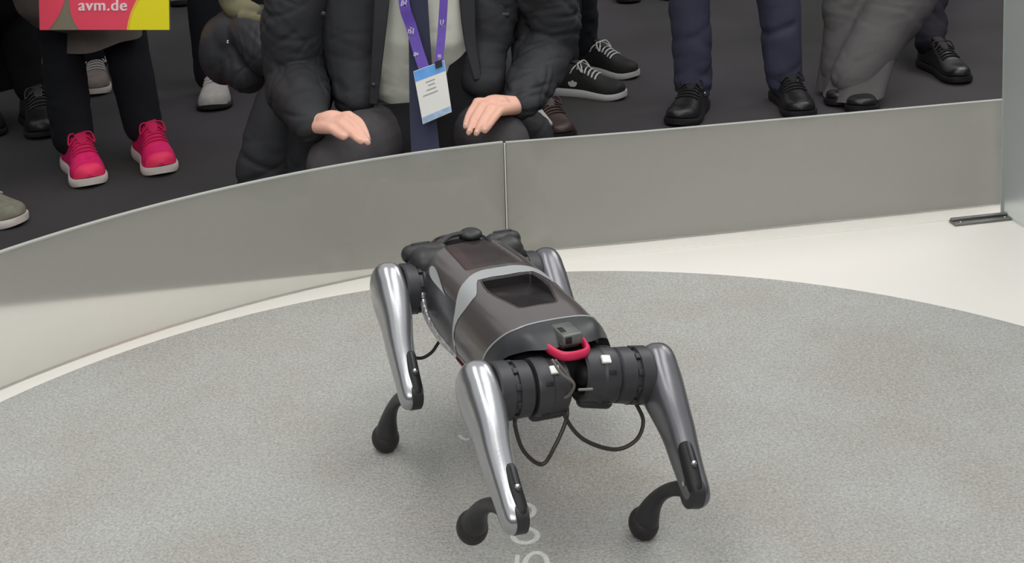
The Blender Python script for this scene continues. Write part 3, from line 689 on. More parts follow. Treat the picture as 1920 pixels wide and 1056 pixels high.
def shoe(parent, heel, toe, upper, sole, lace, L=None, W=0.100, H=1.0, sole_t=0.026, toe_cap=None, logo=False, tilt=0.0, z0=FLOOR):
    """a shoe from heel point to toe point on the ground: upper > sole, laces, tongue"""
    h, t = Vector(heel), Vector(toe); d = t - h; d.z = 0
    if L is None: L = d.length
    else: h = t - d.normalized() * L
    ang = math.atan2(d.y, d.x)
    Mx = Matrix.Translation((h.x, h.y, z0)) @ Matrix.Rotation(ang, 4, 'Z') @ Matrix.Rotation(-tilt, 4, 'Y')
    xs = np.array([0, .015, .05, .12, .2, .3, .4, .5, .6, .7, .8, .88, .94, .98, 1.0])
    ws = np.array([.18, .42, .62, .76, .80, .78, .76, .80, .90, .99, 1.0, .90, .70, .44, .10]) * W / 2
    hs = np.array([.040, .062, .078, .088, .094, .094, .086, .072, .058, .047, .040, .036, .030, .020, .006]) * H
    spring = 0.012 * np.clip((xs - .75) / .25, 0, 1) ** 2
    kk = np.linspace(0, 1, 49); W_ = np.interp(kk, xs, ws); H_ = np.interp(kk, xs, hs); S_ = np.interp(kk, xs, spring)
    for a_ in (W_, H_):   # soften
        a_[1:-1] = (a_[:-2] + 2 * a_[1:-1] + a_[2:]) / 4
    asym = 0.010 * np.sin(np.pi * kk)
    n_ = 22; V = []; Fc = []
    for i, k in enumerate(kk):
        for j in range(n_ + 1):
            a = math.pi * j / n_; c_, s_ = math.cos(a), math.sin(a)
            V.append((k * L, asym[i] + W_[i] * math.copysign(abs(c_) ** .75, c_), sole_t * .8 + S_[i] + H_[i] * abs(s_) ** .85))
    m_ = n_ + 1
    for i in range(48):
        for j in range(n_): Fc.append((i * m_ + j, i * m_ + j + 1, (i + 1) * m_ + j + 1, (i + 1) * m_ + j))
        Fc.append((i * m_, (i + 1) * m_, (i + 1) * m_ + n_, i * m_ + n_))
    Fc += [tuple(range(m_)), tuple(48 * m_ + j for j in range(m_))]
    up = mesh('shoe', *xf((V, Fc), Mx), upper, parent)
    V = []; Fc = []
    rect = [(1.0, 0), (1.06, .25), (1.06, .8), (1.0, 1), (-1.0, 1), (-1.06, .8), (-1.06, .25), (-1.0, 0)]
    for i, k in enumerate(kk):
        x_ = -.004 + k * (L + .009)
        for (yy, zz) in rect: V.append((x_, asym[i] + (W_[i] + .002) * yy, S_[i] + zz * sole_t * (1.0 - .25 * max(0, (k - .5)) * 2 + .12 * (1 - k))))
    for i in range(48):
        for j in range(8): Fc.append((i * 8 + j, i * 8 + (j + 1) % 8, (i + 1) * 8 + (j + 1) % 8, (i + 1) * 8 + j))
    Fc += [tuple(range(8)), tuple(48 * 8 + j for j in range(8))]
    mesh('sole', *xf((V, Fc), Mx), sole, up, sharp=50)
    def surf(k, a, off=0.002):
        i = np.interp(k, kk, np.arange(49)); w_ = np.interp(k, kk, W_) + off; h_ = np.interp(k, kk, H_) + off; s_ = np.interp(k, kk, S_); y_ = np.interp(k, kk, asym)
        return (k * L, y_ + w_ * math.copysign(abs(math.cos(a)) ** .75, math.cos(a)), sole_t * .8 + s_ + h_ * abs(math.sin(a)) ** .85)
    if lace is not None:
        ps = []
        for r_ in range(6):
            k = .40 + r_ * .048
            for sg in (1, -1):
                ps.append(tube([surf(k + .012 * sg * math.sin(q) * 1.0, math.pi / 2 + sg * q, .0025) for q in (-.62, -.3, 0, .3, .62)], .0030, 6, smooth=2))
        for sg in (1, -1):    # bow loops and ends
            ps.append(tube([surf(.40, math.pi / 2 + sg * .1, .005), surf(.42, math.pi / 2 + sg * .5, .016), surf(.48, math.pi / 2 + sg * .75, .010), surf(.46, math.pi / 2 + sg * .45, .006), surf(.40, math.pi / 2, .006)], .0028, 6, smooth=4))
            ps.append(tube([surf(.40, math.pi / 2, .006), surf(.36, math.pi / 2 + sg * .7, .006), surf(.33, math.pi / 2 + sg * .95, .003)], .0026, 6, smooth=4))
        mesh('laces', *xf(merge(ps), Mx), lace, up)
    tg = [surf(k, math.pi / 2, .001) for k in (.30, .36, .44, .52)]
    mesh('tongue', *xf(tube(tg, [(.020, .006), (.020, .006), (.018, .005), (.012, .003)], 12, smooth=3, up=(0, 1, 0)), Mx), upper if lace is None or lace is M['whitelace'] else lace, up)
    if toe_cap is not None:
        V = []; Fc = []; ks = np.linspace(.90, 1.0, 9)
        for k in ks:
            for j in range(15): V.append(surf(k, math.pi * j / 14, .0022))
        for i in range(8):
            for j in range(14): Fc.append((i * 15 + j, i * 15 + j + 1, (i + 1) * 15 + j + 1, (i + 1) * 15 + j))
        mesh('toe_cap', *xf((V, Fc), Mx), toe_cap, up)
    if logo:   # three-leaf mark on the side near the heel
        ps = []
        for aa in (-.75, 0, .75):
            c0 = Vector(surf(.36, math.pi * .93 if logo < 0 else math.pi * .07, .0016))
            q = []
            for k in range(14):
                th_ = 2 * math.pi * k / 14; rr = .0065 * math.sin(th_); ll = .0105 * (1 - math.cos(th_)) 
                q.append((c0.x + ll * math.sin(aa) + rr * math.cos(aa), ll * math.cos(aa) - rr * math.sin(aa)))
            V = []
            for (x_, z_) in q:
                k_ = x_ / L; zb = .035 + z_
                hh = np.interp(k_, kk, H_); w_ = np.interp(k_, kk, W_); s_ = min(1, max(.02, (zb - sole_t * .8) / hh)); a = math.asin(s_ ** (1 / .85))
                V.append((x_, np.interp(k_, kk, asym) + math.copysign((w_ + .0014) * abs(math.cos(a)) ** .75, -1 if logo < 0 else 1), zb))
            cc = tuple(sum(v[i] for v in V) / len(V) for i in range(3))
            ps.append((V + [cc], [(k, (k + 1) % 14, 14) for k in range(14)]))
        o = mesh('side_emblem', *xf(merge(ps), Mx), M['whitelace'], up, smooth=False); o['label'] = 'white three-leaf emblem'
    return up, Mx, L

def figure(label, legs, trouser, jacket, group=None, coat_hem=None, lean=(0, 0), head_turn=0.0, coarse=False, arms=True, fold=1.0):
    """a standing person: body mesh (root) with trousers, jacket, hair and shoes; legs = list of dict(ankle, top, r)"""
    hips = []
    for lg in legs:
        a, t = Vector(lg['ankle']), Vector(lg['top']); d = (t - a).normalized()
        k = (FLOOR + 0.80 - a.z) / max(d.z, .3); hips.append(a + d * k)
    if len(hips) == 1: hips.append(hips[0] + Vector((0.2, 0.0, 0)) * legs[0].get('side', 1))
    c = sum(hips, Vector()) / len(hips)
    ax = (hips[1] - hips[0]); ax.z = 0; ax = ax.normalized() if ax.length > .02 else Vector((1, 0, 0))
    hl, hr = c - ax * .09, c + ax * .09
    up = Vector((lean[0], lean[1], 1)).normalized()
    chest, neck = c + up * .38, c + up * .58; hd = c + up * .72
    sl, sr = c + up * .52 - ax * .18, c + up * .52 + ax * .18
    pr = [tube([hl, hr], .12, 14), tube([c, c + up * .2, chest, neck - up * .06], [(.15, .11), (.13, .10), (.17, .12), (.12, .10)], 18, up=ax), tube([neck - up * .08, neck + up * .05], .05, 12),
          ball(hd, (.075, .09, .108)), ball(hd + Vector((0, -.085, -.01)), (.013, .02, .018)), tube([sl, sr], .065, 12)]
    for sg, s_ in ((-1, sl), (1, sr)):
        e = s_ + Vector((0, .02, -.27)) + ax * sg * .05; w = e + Vector((0, -.10, -.22))
        pr += [tube([s_, e, w], [.05, .042, .03], 12), ball(w + Vector((0, -.02, -.05)), (.03, .035, .05))]
        for f in range(5): pr.append(tube([w + Vector((0, -.02 - .0, -.07)) + ax * (f - 2) * .014, w + Vector((0, -.03, -.135 + .01 * abs(f - 2))) + ax * (f - 2) * .017], .0105, 8))
        pr.append(ball(hd + ax * sg * .077, (.012, .02, .03)))
    tp = []
    for lg, hp in zip(legs, (hl, hr)):
        a, t = Vector(lg['ankle']), Vector(lg['top']); k = a.lerp(hp, .5); mid = t
        path = [a + Vector((0, 0, -.0)), a.lerp(t, .5), t, hp] if t.z < hp.z - .12 else [a, a.lerp(hp, .5), hp]
        r0, r1, r2 = lg['r']
        rr = [r0, (r0 + r1) / 2, r1, r2] if len(path) == 4 else [r0, r1, r2]
        pr.append(tube(path, [x * .72 for x in rr], 12)); tp.append(tube(path, rr, 18, smooth=4))
    tp += [tube([hl, hr], .135, 16), tube([c, c + up * .16], [(.17, .13), (.155, .12)], 16, up=ax)]
    body = blob('person', pr, .018 if coarse else .014, M['skin'], None, 3)
    tag(body, label, 'person', group)
    blob('trousers', tp, .012 if coarse else .0085, trouser, body, 5, folds=((.0045 * fold, (13, 13, 6), len(label), .9), (.0085 * fold, (16, 16, 48), len(label) + 3, -1, .09), (.0050 * fold, (13, 13, 15), len(label) + 5, -1), (.0022 * fold, (30, 30, 80), len(label) + 6, -1, .08)))
    jp = [tube([c + up * (.02 if coat_hem is None else coat_hem), c + up * .2, chest, neck - up * .05], [(.19, .16), (.175, .145), (.20, .15), (.13, .12)], 20, up=ax), tube([sl, sr], .085, 14)]
    for sg, s_ in ((-1, sl), (1, sr)):
        e = s_ + Vector((0, .02, -.27)) + ax * sg * .05; w = e + Vector((0, -.10, -.20)); jp.append(tube([s_, e, w], [.075, .062, .050], 14))
    if coat_hem is not None and coat_hem < -.1:
        jp.append(tube([c + up * coat_hem, c], [(.19, .15), (.18, .15)], 20, up=ax))
    blob('jacket', jp, .014, jacket, body, 4, folds=((.005, (14, 14, 20), len(label) + 2, .8),))
    blob('hair', [ball(hd + Vector((0, .02, .03)), (.085, .095, .095))], .012, M['hair'], body, 2, folds=((.003, (60, 60, 60), 3, 1),))
    return body, c, ax, up

def leg_at(heel_px, toe_px, top, r=(.062, .07, .09), back=.30, lift=.085):
    """ankle above a ground contact pair; top is (px, py) of the same leg where it leaves the picture"""
    h, t = G(*heel_px), G(*toe_px); h = t - (t - h).normalized() * .272; a = h.lerp(t, back); a.z = FLOOR + lift
    tp = P(top[0], top[1], a.y + (top[2] if len(top) > 2 else 0.0))
    return dict(ankle=a, top=tp, r=r, heel=h, toe=t)

def skirt(name, ctop, cbot, at_, ab_, m, parent, slope=(0, 0), waves=9, amp=.007, th=.006, seed=0):
    V = []; NA, NZ = 120, 16; r = np.random.default_rng(seed); ph = r.uniform(0, 6, 3)
    for side in (0, 1):
        for i in range(NZ + 1):
            f = i / NZ; c = ctop.lerp(cbot, f)
            for k in range(NA):
                t = 2 * math.pi * k / NA; w = (1 + amp * 8 * f * (math.sin(waves * t + ph[0]) + .6 * math.sin((waves // 2) * t + ph[1] + f)) / 1.6)
                a, b = at_[0] + (ab_[0] - at_[0]) * f - side * th, at_[1] + (ab_[1] - at_[1]) * f - side * th
                V.append((c.x + a * w * math.cos(t), c.y + b * w * math.sin(t), c.z + f * (slope[0] * math.cos(t) + slope[1] * math.sin(t)) + .004 * f * math.sin(5 * t + ph[2])))
    Fc = []; B = (NZ + 1) * NA
    for i in range(NZ):
        for k in range(NA):
            q = (i * NA + k, i * NA + (k + 1) % NA, (i + 1) * NA + (k + 1) % NA, (i + 1) * NA + k); Fc.append(q); Fc.append(tuple(B + j for j in reversed(q)))
    for k in range(NA): Fc.append((NZ * NA + k, NZ * NA + (k + 1) % NA, B + NZ * NA + (k + 1) % NA, B + NZ * NA + k))
    return mesh(name, V, Fc, m, parent, sharp=50)
# 1 person in pink shoes with carrier bag
lgs = [leg_at((122, 292), (170, 354), (112, 40), (.060, .062, .09), back=.22, lift=.10), leg_at((246, 262), (304, 332), (230, 60), (.056, .066, .09), back=.20, lift=.10)]
pp, c_, ax_, up_ = figure('person in black trousers and bright pink running shoes holding a printed bag', lgs, M['blacktr'], M['taupe'], coat_hem=-.25)
for lg in lgs: shoe(pp, lg['heel'], lg['toe'], M['pinkshoe'], M['offwhite'], M['pinklace'], L=.262, W=.100, H=1.10, sole_t=.028, toe_cap=M['coral'])
# coat hem of that person
a = P(112, 92, 4.36); b = P(190, 96, 4.30); d = P(262, 78, 4.38)
hem = skirt('coat_hem', P(182, -240, 4.44), P(186, 76, 4.40), (.13, .10), (.128, .085), M['taupe'], pp, slope=(.022, .012), waves=7, amp=.006)
hem['label'] = 'taupe coat hem'

# 2 person at far left in black
lgs = [leg_at((36, 190), (84, 262), (20, 0), (.050, .066, .11), back=.18, lift=.12), leg_at((-62, 190), (-20, 262), (-60, 0), (.06, .07, .11))]
pl, *_ = figure('person in long black clothes and black leather shoes at the left edge', lgs, M['blackcoat'], M['blackcoat'], coat_hem=-.35, fold=.8)
skirt('coat_skirt', P(-10, -260, 5.0), P(4, 160, 4.96), (.13, .10), (.10, .085), M['blackcoat'], pl, waves=7)
for lg in lgs: shoe(pl, lg['heel'], lg['toe'], M['leather'], M['blacksole'], M['leather'], L=.28, W=.11, H=1.25, sole_t=.022)

# 3 grey-olive sneaker at left edge
lgs = [leg_at((-72, 408), (42, 424), (-85, 120, -.25), (.06, .07, .09), back=.28), leg_at((-290, 330), (-220, 400), (-330, 60, -.2), (.06, .07, .09))]
pg, *_ = figure('person mostly out of the picture, one grey olive sneaker showing at the left edge', lgs, M['blacktr'], M['coat'], coarse=True)
for lg in lgs: shoe(pg, lg['heel'], lg['toe'], M['oliveshoe'], M['offwhite'], M['whitelace'], W=.105, H=.95, L=.27 if lg is lgs[1] else None)

# 4 person behind, between the black-trousered legs: beige shoes
lgs = [leg_at((176, 120), (176, 182), (190, 0), (.055, .06, .09)), leg_at((72, 120), (70, 176), (80, 0), (.05, .06, .09))]
pb, *_ = figure('person standing behind the pink shoes, only beige grey shoes and dark trousers showing', lgs, M['blacktr'], M['coat'], coarse=True)
for lg in lgs: shoe(pb, lg['heel'], lg['toe'], M['beigeshoe'], M['offwhite'], M['whitelace'], L=.27, W=.098)

# 5 person with the white-grey sneaker beside the bundled jacket
lgs = [leg_at((402, 160), (398, 211), (386, -10), (.060, .066, .09)), leg_at((470, 120), (490, 170), (462, -10), (.060, .066, .09))]
pw, *_ = figure('person in black trousers with a pale grey sneaker, standing behind the bundled jacket', lgs, M['blacktr'], M['coat'], coarse=True)
for lg in lgs: shoe(pw, lg['heel'], lg['toe'], M['whiteshoe'], M['blacksole'], M['whitelace'], L=.27, W=.108, sole_t=.018, H=1.2, toe_cap=M['whiteshoe'])

# 6 far person at the top edge left of that: one pale shoe
lgs = [leg_at((342, -25), (338, 14), (350, -220), (.055, .065, .09)), leg_at((410, -40), (420, -5), (400, -220), (.055, .065, .09))]
pf, *_ = figure('person far behind at the top edge, one pale shoe with a dark sole showing', lgs, M['blacktr'], M['coat'], coarse=True)
for lg in lgs: shoe(pf, lg['heel'], lg['toe'], M['offwhite'], M['blacksole'], M['whitelace'], L=.26, W=.095)

# 7 person with the black canvas sneakers
h1, t1 = G(1030, 172), G(1172, 186); h2, t2 = G(1078, 128), G(1193, 148)
lgs = [dict(ankle=h1.lerp(t1, .18) + Vector((-.0, 0.02, .095)), top=P(1056, -20, 5.12), r=(.056, .066, .09), heel=h1, toe=t1), dict(ankle=h2.lerp(t2, .15) + Vector((0, 0, .095)), top=P(1088, -20, 5.34), r=(.050, .062, .09), heel=h2, toe=t2)]
ps_, *_ = figure('person in black trousers and black canvas sneakers with white laces and soles', lgs, M['blacktr'], M['coat'])
shoe(ps_, h1, t1, M['blackshoe'], M['whitelace'], M['whitelace'], W=.100, sole_t=.024, logo=-1)
shoe(ps_, h2, t2, M['blackshoe'], M['whitelace'], M['whitelace'], W=.098, sole_t=.024)

# 8 person in navy trousers
lgs = [leg_at((1322, 180), (1268, 240), (1294, -20), (.062, .070, .09), back=.22), leg_at((1452, 175), (1505, 226), (1456, -20), (.060, .070, .09), back=.22)]
pn, *_ = figure('person in navy blue trousers and black shoes, facing the stage', lgs, M['navytr'], M['coat'], fold=1.5)
for lg in lgs: shoe(pn, lg['heel'], lg['toe'], M['leather'], M['blacksole'], M['blackshoe'], L=.28, W=.105, H=1.0)
for lg in lgs:
    for k_ in (0.0, .012):
        q = lg['heel'].lerp(lg['toe'], .34) + Vector((.03 + k_, -.035, .085 - k_ * 1.4)); o = mesh('shoe_glint', *ball(q, (.0035, .003, .007)), M['chrome'], pn); o.name = 'glint_bead'  # small bright beads standing in for glints on the shoes

# 9 person in wide grey trousers
lgs = [dict(ankle=G(1608, 200) + Vector((0, .05, .075)), top=P(1700, -30, 4.95), r=(.078, .110, .11), heel=G(1602, 170), toe=G(1614, 216)),
       dict(ankle=G(1576, 186) + Vector((0, .06, .075)), top=P(1590, -30, 5.0), r=(.056, .075, .10), heel=G(1568, 150), toe=G(1574, 203))]
pt, *_ = figure('person in wide grey trousers mid step, black shoes under the hems', lgs, M['greytr'], M['coat'], fold=1.8)
for lg in lgs: shoe(pt, lg['heel'], lg['toe'], M['leather'], M['blacksole'], None, L=.26, W=.10, H=.8)

for lg, rr_ in zip(lgs, (.098, .066)):
    a_ = lg['ankle']; t_ = (lg['top'] - a_).normalized()
    skirt('trouser_hem', a_ + t_ * .13, a_ + Vector((0, -.01, -.045)), (rr_ * .86, rr_ * .84), (rr_, rr_ * .95), M['greytr'], pt, slope=(.008, .004), waves=5, amp=.012, seed=4)
# 10 person in purple-black trousers on the right
h1, t1 = G(1722, 118), G(1806, 160)
lgs = [dict(ankle=h1.lerp(t1, .25) + Vector((0, 0, .085)), top=P(1752, -20, 5.45), r=(.052, .060, .09), heel=h1, toe=t1), leg_at((1640, 40), (1700, 70), (1700, -40, .1), (.052, .06, .09))]
pr_, *_ = figure('person in purple black trousers and black laced shoes, rightmost in the crowd', lgs, M['purpleblack'], M['coat'])
for lg in lgs: shoe(pr_, lg['heel'], lg['toe'], M['leather'], M['blacksole'], M['blackshoe'], L=.285, W=.10)

# 11 far person at the top edge right of the crouching man
lgs = [leg_at((1150, -35), (1180, 8), (1150, -240), (.055, .065, .09)), leg_at((1225, -40), (1262, 2), (1215, -240), (.055, .065, .09))]
pd, *_ = figure('person far behind at the top edge, dark shoes showing between the sneakers and navy trousers', lgs, M['blacktr'], M['coat'], coarse=True)
for lg in lgs: shoe(pd, lg['heel'], lg['toe'], M['leather'], M['blacksole'], None, L=.27, W=.10)

# ------------------------------------------------------------------ crouching man
def hand(pr, wrist, chains, thumb, dome, r0=.0098):
    pr.append(ball(dome, (.036, .024, .023))); pr.append(tube([wrist, dome], [.023, .024], 12))
    kn = [c_[0] for c_ in chains]
    for c_ in chains:
        pr.append(tube([wrist, wrist.lerp(c_[0], .6), c_[0]], [.017, .0145, .0118], 12))
        n_ = len(c_); pr.append(tube(c_, [r0 * (1.08 - .12 * i) for i in range(n_)], 12, smooth=3))
        pr.append(ball(c_[0], r0 * 1.12, seg=12, rings=8))
    for a, b in zip(kn[:-1], kn[1:]): pr.append(tube([a.lerp(wrist, .12), b.lerp(wrist, .12)], .0105, 10)); pr.append(tube([a.lerp(wrist, .5), b.lerp(wrist, .5)], .0135, 10))
    pr.append(tube(thumb, [.0145, .0125, .0105], 12, smooth=3))
HR = [P(582, 236, 3.37), [[P(654, 217, 3.335), P(673, 228, 3.315), P(684, 246, 3.285), P(690, 262, 3.265)], [P(648, 224, 3.315), P(668, 240, 3.285), P(680, 256, 3.26), P(690, 268, 3.245)],
      [P(638, 233, 3.30), P(656, 248, 3.27), P(667, 258, 3.25), P(677, 266, 3.238)], [P(622, 242, 3.295), P(634, 251, 3.275), P(645, 257, 3.26)]], [P(602, 232, 3.41), P(626, 226, 3.40), P(646, 226, 3.385)], P(622, 226, 3.345)]
HLh = [P(976, 199, 3.55), [[P(895, 192, 3.475), P(882, 212, 3.445), P(876, 226, 3.425), P(873, 238, 3.41)], [P(905, 198, 3.46), P(890, 221, 3.42), P(884, 236, 3.40), P(879, 249, 3.385)],
      [P(918, 205, 3.445), P(905, 227, 3.405), P(898, 240, 3.385), P(893, 251, 3.375)], [P(936, 209, 3.44), P(923, 226, 3.405), P(916, 237, 3.39), P(909, 246, 3.385)]], [P(955, 196, 3.585), P(926, 196, 3.56), P(906, 200, 3.535)], P(928, 196, 3.495)]
kR, kL = P(628, 305, 3.385), P(942, 262, 3.53)
hipR, hipL = Vector((-.33, 3.86, .10)), Vector((-.15, 3.88, .10))
anR, anL = Vector((-.44, 3.62, -.05)), Vector((-.02, 3.74, -.05))
shR, shL = Vector((-.45, 3.76, .66)), Vector((-.02, 3.80, .66))
elR, elL = P(556, 150, 3.72), P(1018, 92, 3.82)
mid = Vector((-.24, 3.90, .12)); nk = Vector((-.235, 3.76, .72)); hd = Vector((-.235, 3.70, .88))
pr = [tube([mid, mid + Vector((0, -.03, .2)), mid + Vector((0, -.08, .42)), nk - Vector((0, 0, .04))], [(.14, .11), (.13, .10), (.155, .11), (.09, .08)], 20, up=(1, 0, 0)), tube([shR, shL], .06, 14), tube([nk, nk + Vector((0, -.02, .1))], .05, 12),
      ball(hd, (.075, .092, .11)), ball(hd + Vector((0, -.09, -.012)), (.013, .02, .02)), ball(hd + Vector((0, -.055, -.07)), (.045, .035, .03)), ball(hd + Vector((.078, .005, 0)), (.011, .02, .03)), ball(hd + Vector((-.078, .005, 0)), (.011, .02, .03)),
      ball(hd + Vector((0, -.084, -.048)), (.024, .010, .008)),
      tube([shR, P(550, 20, 3.72), elR, HR[0]], [.048, .045, .040, .023], 14, smooth=3), tube([shL, P(1028, 10, 3.82), elL, HLh[0]], [.048, .045, .040, .023], 14, smooth=3),
      tube([hipR, kR, anR], [.075, .050, .04], 14), tube([hipL, kL, anL], [.075, .050, .04], 14)]
hand(pr, *HR); hand(pr, *HLh)
man = blob('person', pr, .0036, M['skin'], None, 2)
tag(man, 'crouching man in an open charcoal coat and pale shirt, hands resting on his knees', 'person')
M['eye'] = mat('dark_iris', srgb(40, 28, 20), 0.2)
for s in (-1, 1): mesh('eye', *ball(hd + Vector((s * .030, -.080, .004)), (.012, .010, .008)), M['eye'], man)
blob('hair', [ball(hd + Vector((0, .022, .03)), (.083, .092, .093))], .008, M['hair'], man, 2, folds=((.003, (60, 60, 60), 3, 1),))
def nail(parent, tip, prev):
    d = (tip - prev).normalized(); o = mesh('fingernail', *ball(tip - d * .002 + Vector((0, -.0052, .0035)), (.0040, .0022, .0050), seg=10, rings=6), M['nail'], parent)
M['nail'] = mat('fingernail', srgb(232, 196, 186), 0.3)
for H_ in (HR, HLh):
    for c_ in H_[1]: nail(man, c_[-1], c_[-2])
# trousers
tr = [tube([hipR, hipR.lerp(kR, .55), kR], [.105, .088, .066], 18, smooth=4), tube([kR, kR.lerp(anR, .5), anR], [.066, .068, .058], 18, smooth=4),
      tube([hipL, hipL.lerp(kL, .55), kL], [.105, .088, .064], 18, smooth=4), tube([kL, kL.lerp(anL, .5), anL], [.064, .068, .056], 18, smooth=4), tube([hipR, hipL], .13, 16), tube([mid, mid + Vector((0, -.01, .12))], [(.16, .12), (.15, .115)], 18, up=(1, 0, 0))]
blob('trousers', tr, .006, M['gtrouser'], man, 5, folds=((.0030, (16, 16, 20), 12, .7), (.0030, (20, 20, 30), 5, -1)))
# shirt, tie
sh = blob('shirt', [tube([P(778, 150, 3.80), Vector((-.23, 3.79, .38)), Vector((-.235, 3.78, .60))], [(.135, .10), (.155, .125), (.12, .10)], 24, up=(1, 0, 0)), ball(P(742, 165, 3.76), (.055, .05, .035))], .006, M['shirt'], man, 3, folds=((.0040, (16, 16, 30), 21, .8), (.0035, (24, 20, 30), 2, -1)))
def ribbon(name, pts, w, th, m, parent, twist=None, smooth=6):
    pr_ = catmull([tuple(p) for p in pts], smooth); V = []; Fc = []
    for i, p_ in enumerate(pr_):
        p_ = Vector(p_); a, b = Vector(pr_[max(i - 1, 0)]), Vector(pr_[min(i + 1, len(pr_) - 1)]); t = (b - a).normalized()
        u = Vector((1, twist or 0, 0)); u = (u - t * u.dot(t)).normalized(); n_ = t.cross(u)
        ww = w[0] + (w[1] - w[0]) * i / (len(pr_) - 1) if isinstance(w, tuple) else w
        V += [p_ + u * ww / 2 + n_ * th / 2, p_ - u * ww / 2 + n_ * th / 2, p_ - u * ww / 2 - n_ * th / 2, p_ + u * ww / 2 - n_ * th / 2]
    for i in range(len(pr_) - 1):
        for k in range(4): Fc.append((i * 4 + k, i * 4 + (k + 1) % 4, i * 4 + 4 + (k + 1) % 4, i * 4 + 4 + k))
    Fc += [(0, 1, 2, 3), tuple((len(pr_) - 1) * 4 + k for k in range(4))]
    return mesh(name, V, Fc, m, parent, sharp=40)
ribbon('necktie', [P(783, -110, 3.67), P(784, 0, 3.64), P(788, 110, 3.605), P(792, 200, 3.56), P(799, 300, 3.50)], (.040, .068), .006, M['tie'], man)
# coat
ct = [tube([P(655, -150, 3.80), P(658, 0, 3.76), P(664, 110, 3.72), P(664, 185, 3.67)], [(.088, .07), (.090, .068), (.070, .055), (.060, .045)], 18, up=(1, 0, 0)),
      tube([P(920, -150, 3.84), P(917, 0, 3.80), P(908, 90, 3.76), P(906, 155, 3.69)], [(.088, .07), (.085, .065), (.060, .05), (.050, .04)], 18, up=(1, 0, 0)),
      tube([Vector((-.235, 3.97, .10)), Vector((-.235, 3.96, .35)), Vector((-.235, 3.88, .62))], [(.21, .07), (.21, .07), (.19, .09)], 20, up=(1, 0, 0)),
      tube([shR, shL], .085, 14),
      # tail of the coat hanging to the floor on the left, and behind
      tube([P(575, 120, 3.88), P(530, 200, 3.85), P(508, 300, 3.80), P(500, 352, 3.78)], [(.06, .05), (.075, .05), (.072, .04), (.074, .036)], 18, up=(1, 0, 0), smooth=3),
      tube([P(600, 130, 3.84), P(580, 230, 3.76), P(562, 340, 3.72)], [(.06, .05), (.050, .04), (.040, .03)], 16, up=(1, 0, 0)),
      tube([Vector((-.50, 3.90, .05)), Vector((.02, 3.94, .05))], .07, 14)]
CF = ((.0060, (14, 14, 14), 31, .8), (.0085, (12, 12, 22), 44, -1), (.0055, (20, 20, 34), 19, -1), (.0022, (34, 30, 50), 9, -1))
coat = blob('coat', ct, .0058, M['coat'], man, 3, folds=CF)
SF = ((.0045, (14, 14, 18), 5, .8), (.0095, (14, 14, 40), 44, -1), (.0060, (20, 22, 48), 23, -1), (.0025, (34, 30, 60), 9, -1))
for nm_, pth, rr_ in (('R', [shR + Vector((-.02, 0, 0)), P(550, 20, 3.72), elR, elR.lerp(HR[0], .55), HR[0].lerp(elR, .02)], [.085, .080, .078, .061, .040]),
                      ('L', [shL + Vector((.02, 0, 0)), P(1028, 10, 3.82), elL, elL.lerp(HLh[0], .55), HLh[0].lerp(elL, .02)], [.085, .080, .078, .061, .038])):
    sl_ = blob('sleeve', [tube(pth, rr_, 24, smooth=4)], .0052, M['coat'], man, 3, folds=SF)
for pts_, w_ in (([P(742, 196, 3.70), P(744, 250, 3.64), P(746, 330, 3.60)], (.125, .14)), ([P(872, 70, 3.735), P(868, 130, 3.70), P(856, 190, 3.67), P(850, 300, 3.62)], (.05, .11))):
    o = ribbon('coat_lining', pts_, w_, .008, M['coat_in'], man); o['label'] = 'black inner panel of the coat'
for nm_, pts_, w_ in (('lapel', [P(722, -140, 3.70), P(716, 0, 3.66), P(708, 100, 3.635), P(700, 196, 3.615)], (.050, .022)), ('lapel', [P(872, -140, 3.74), P(876, 0, 3.70), P(882, 80, 3.68), P(896, 150, 3.65)], (.052, .020))):
    o = ribbon(nm_, pts_, w_, .007, M['coat'], man, twist=-.45 if pts_[0].x < -.25 else .45)
    bv = o.modifiers.new('b', 'BEVEL'); bv.width = .0028; bv.segments = 2
for q in (P(606, 26, 3.66), P(700, 160, 3.60)): mesh('button', *revolve([(0, .001), (0, .006), (.003, .006), (.0035, .001)], 14), M['motor'], man).location = q
for q in (P(944, 27, 3.74),): mesh('sleeve_tab', *box(q, (.030, .010, .010), bevel=.003), M['motor'], man)
# shoes
hs, ts = Vector((.065, 3.80, 0)), Vector((.125, 3.66, 0))
shoe(man, Vector((.0, 3.84, 0)), Vector((.03, 3.58, 0)), M['leather'], M['blacksole'], M['leather'], L=.27, W=.098)
shoe(man, Vector((-.46, 3.72, 0)), Vector((-.44, 3.46, 0)), M['leather'], M['blacksole'], M['leather'], L=.27, W=.098)
lgs = [leg_at((994, 222), (1058, 268), (975, 0, .06), (.045, .06, .09), back=.12), leg_at((780, 200), (800, 262), (760, 0), (.05, .06, .09))]
pq, *_ = figure('person hidden behind the crouching man, a dark brown shoe showing at his left knee', lgs, M['purpleblack'], M['coat'], coarse=True)
for lg in lgs: shoe(pq, lg['heel'], lg['toe'], M['brownleather'], M['blacksole'], M['brownleather'], L=.25 if lg is lgs[0] else .27, W=.10, H=.9)
mesh('sock', *tube([P(1002, 200, 4.55), P(1014, 214, 4.53), P(1030, 232, 4.50)], [.014, .012, .010], 14), M['whiteshoe'], pq)['label'] = 'pale grey sock above the brown shoe'

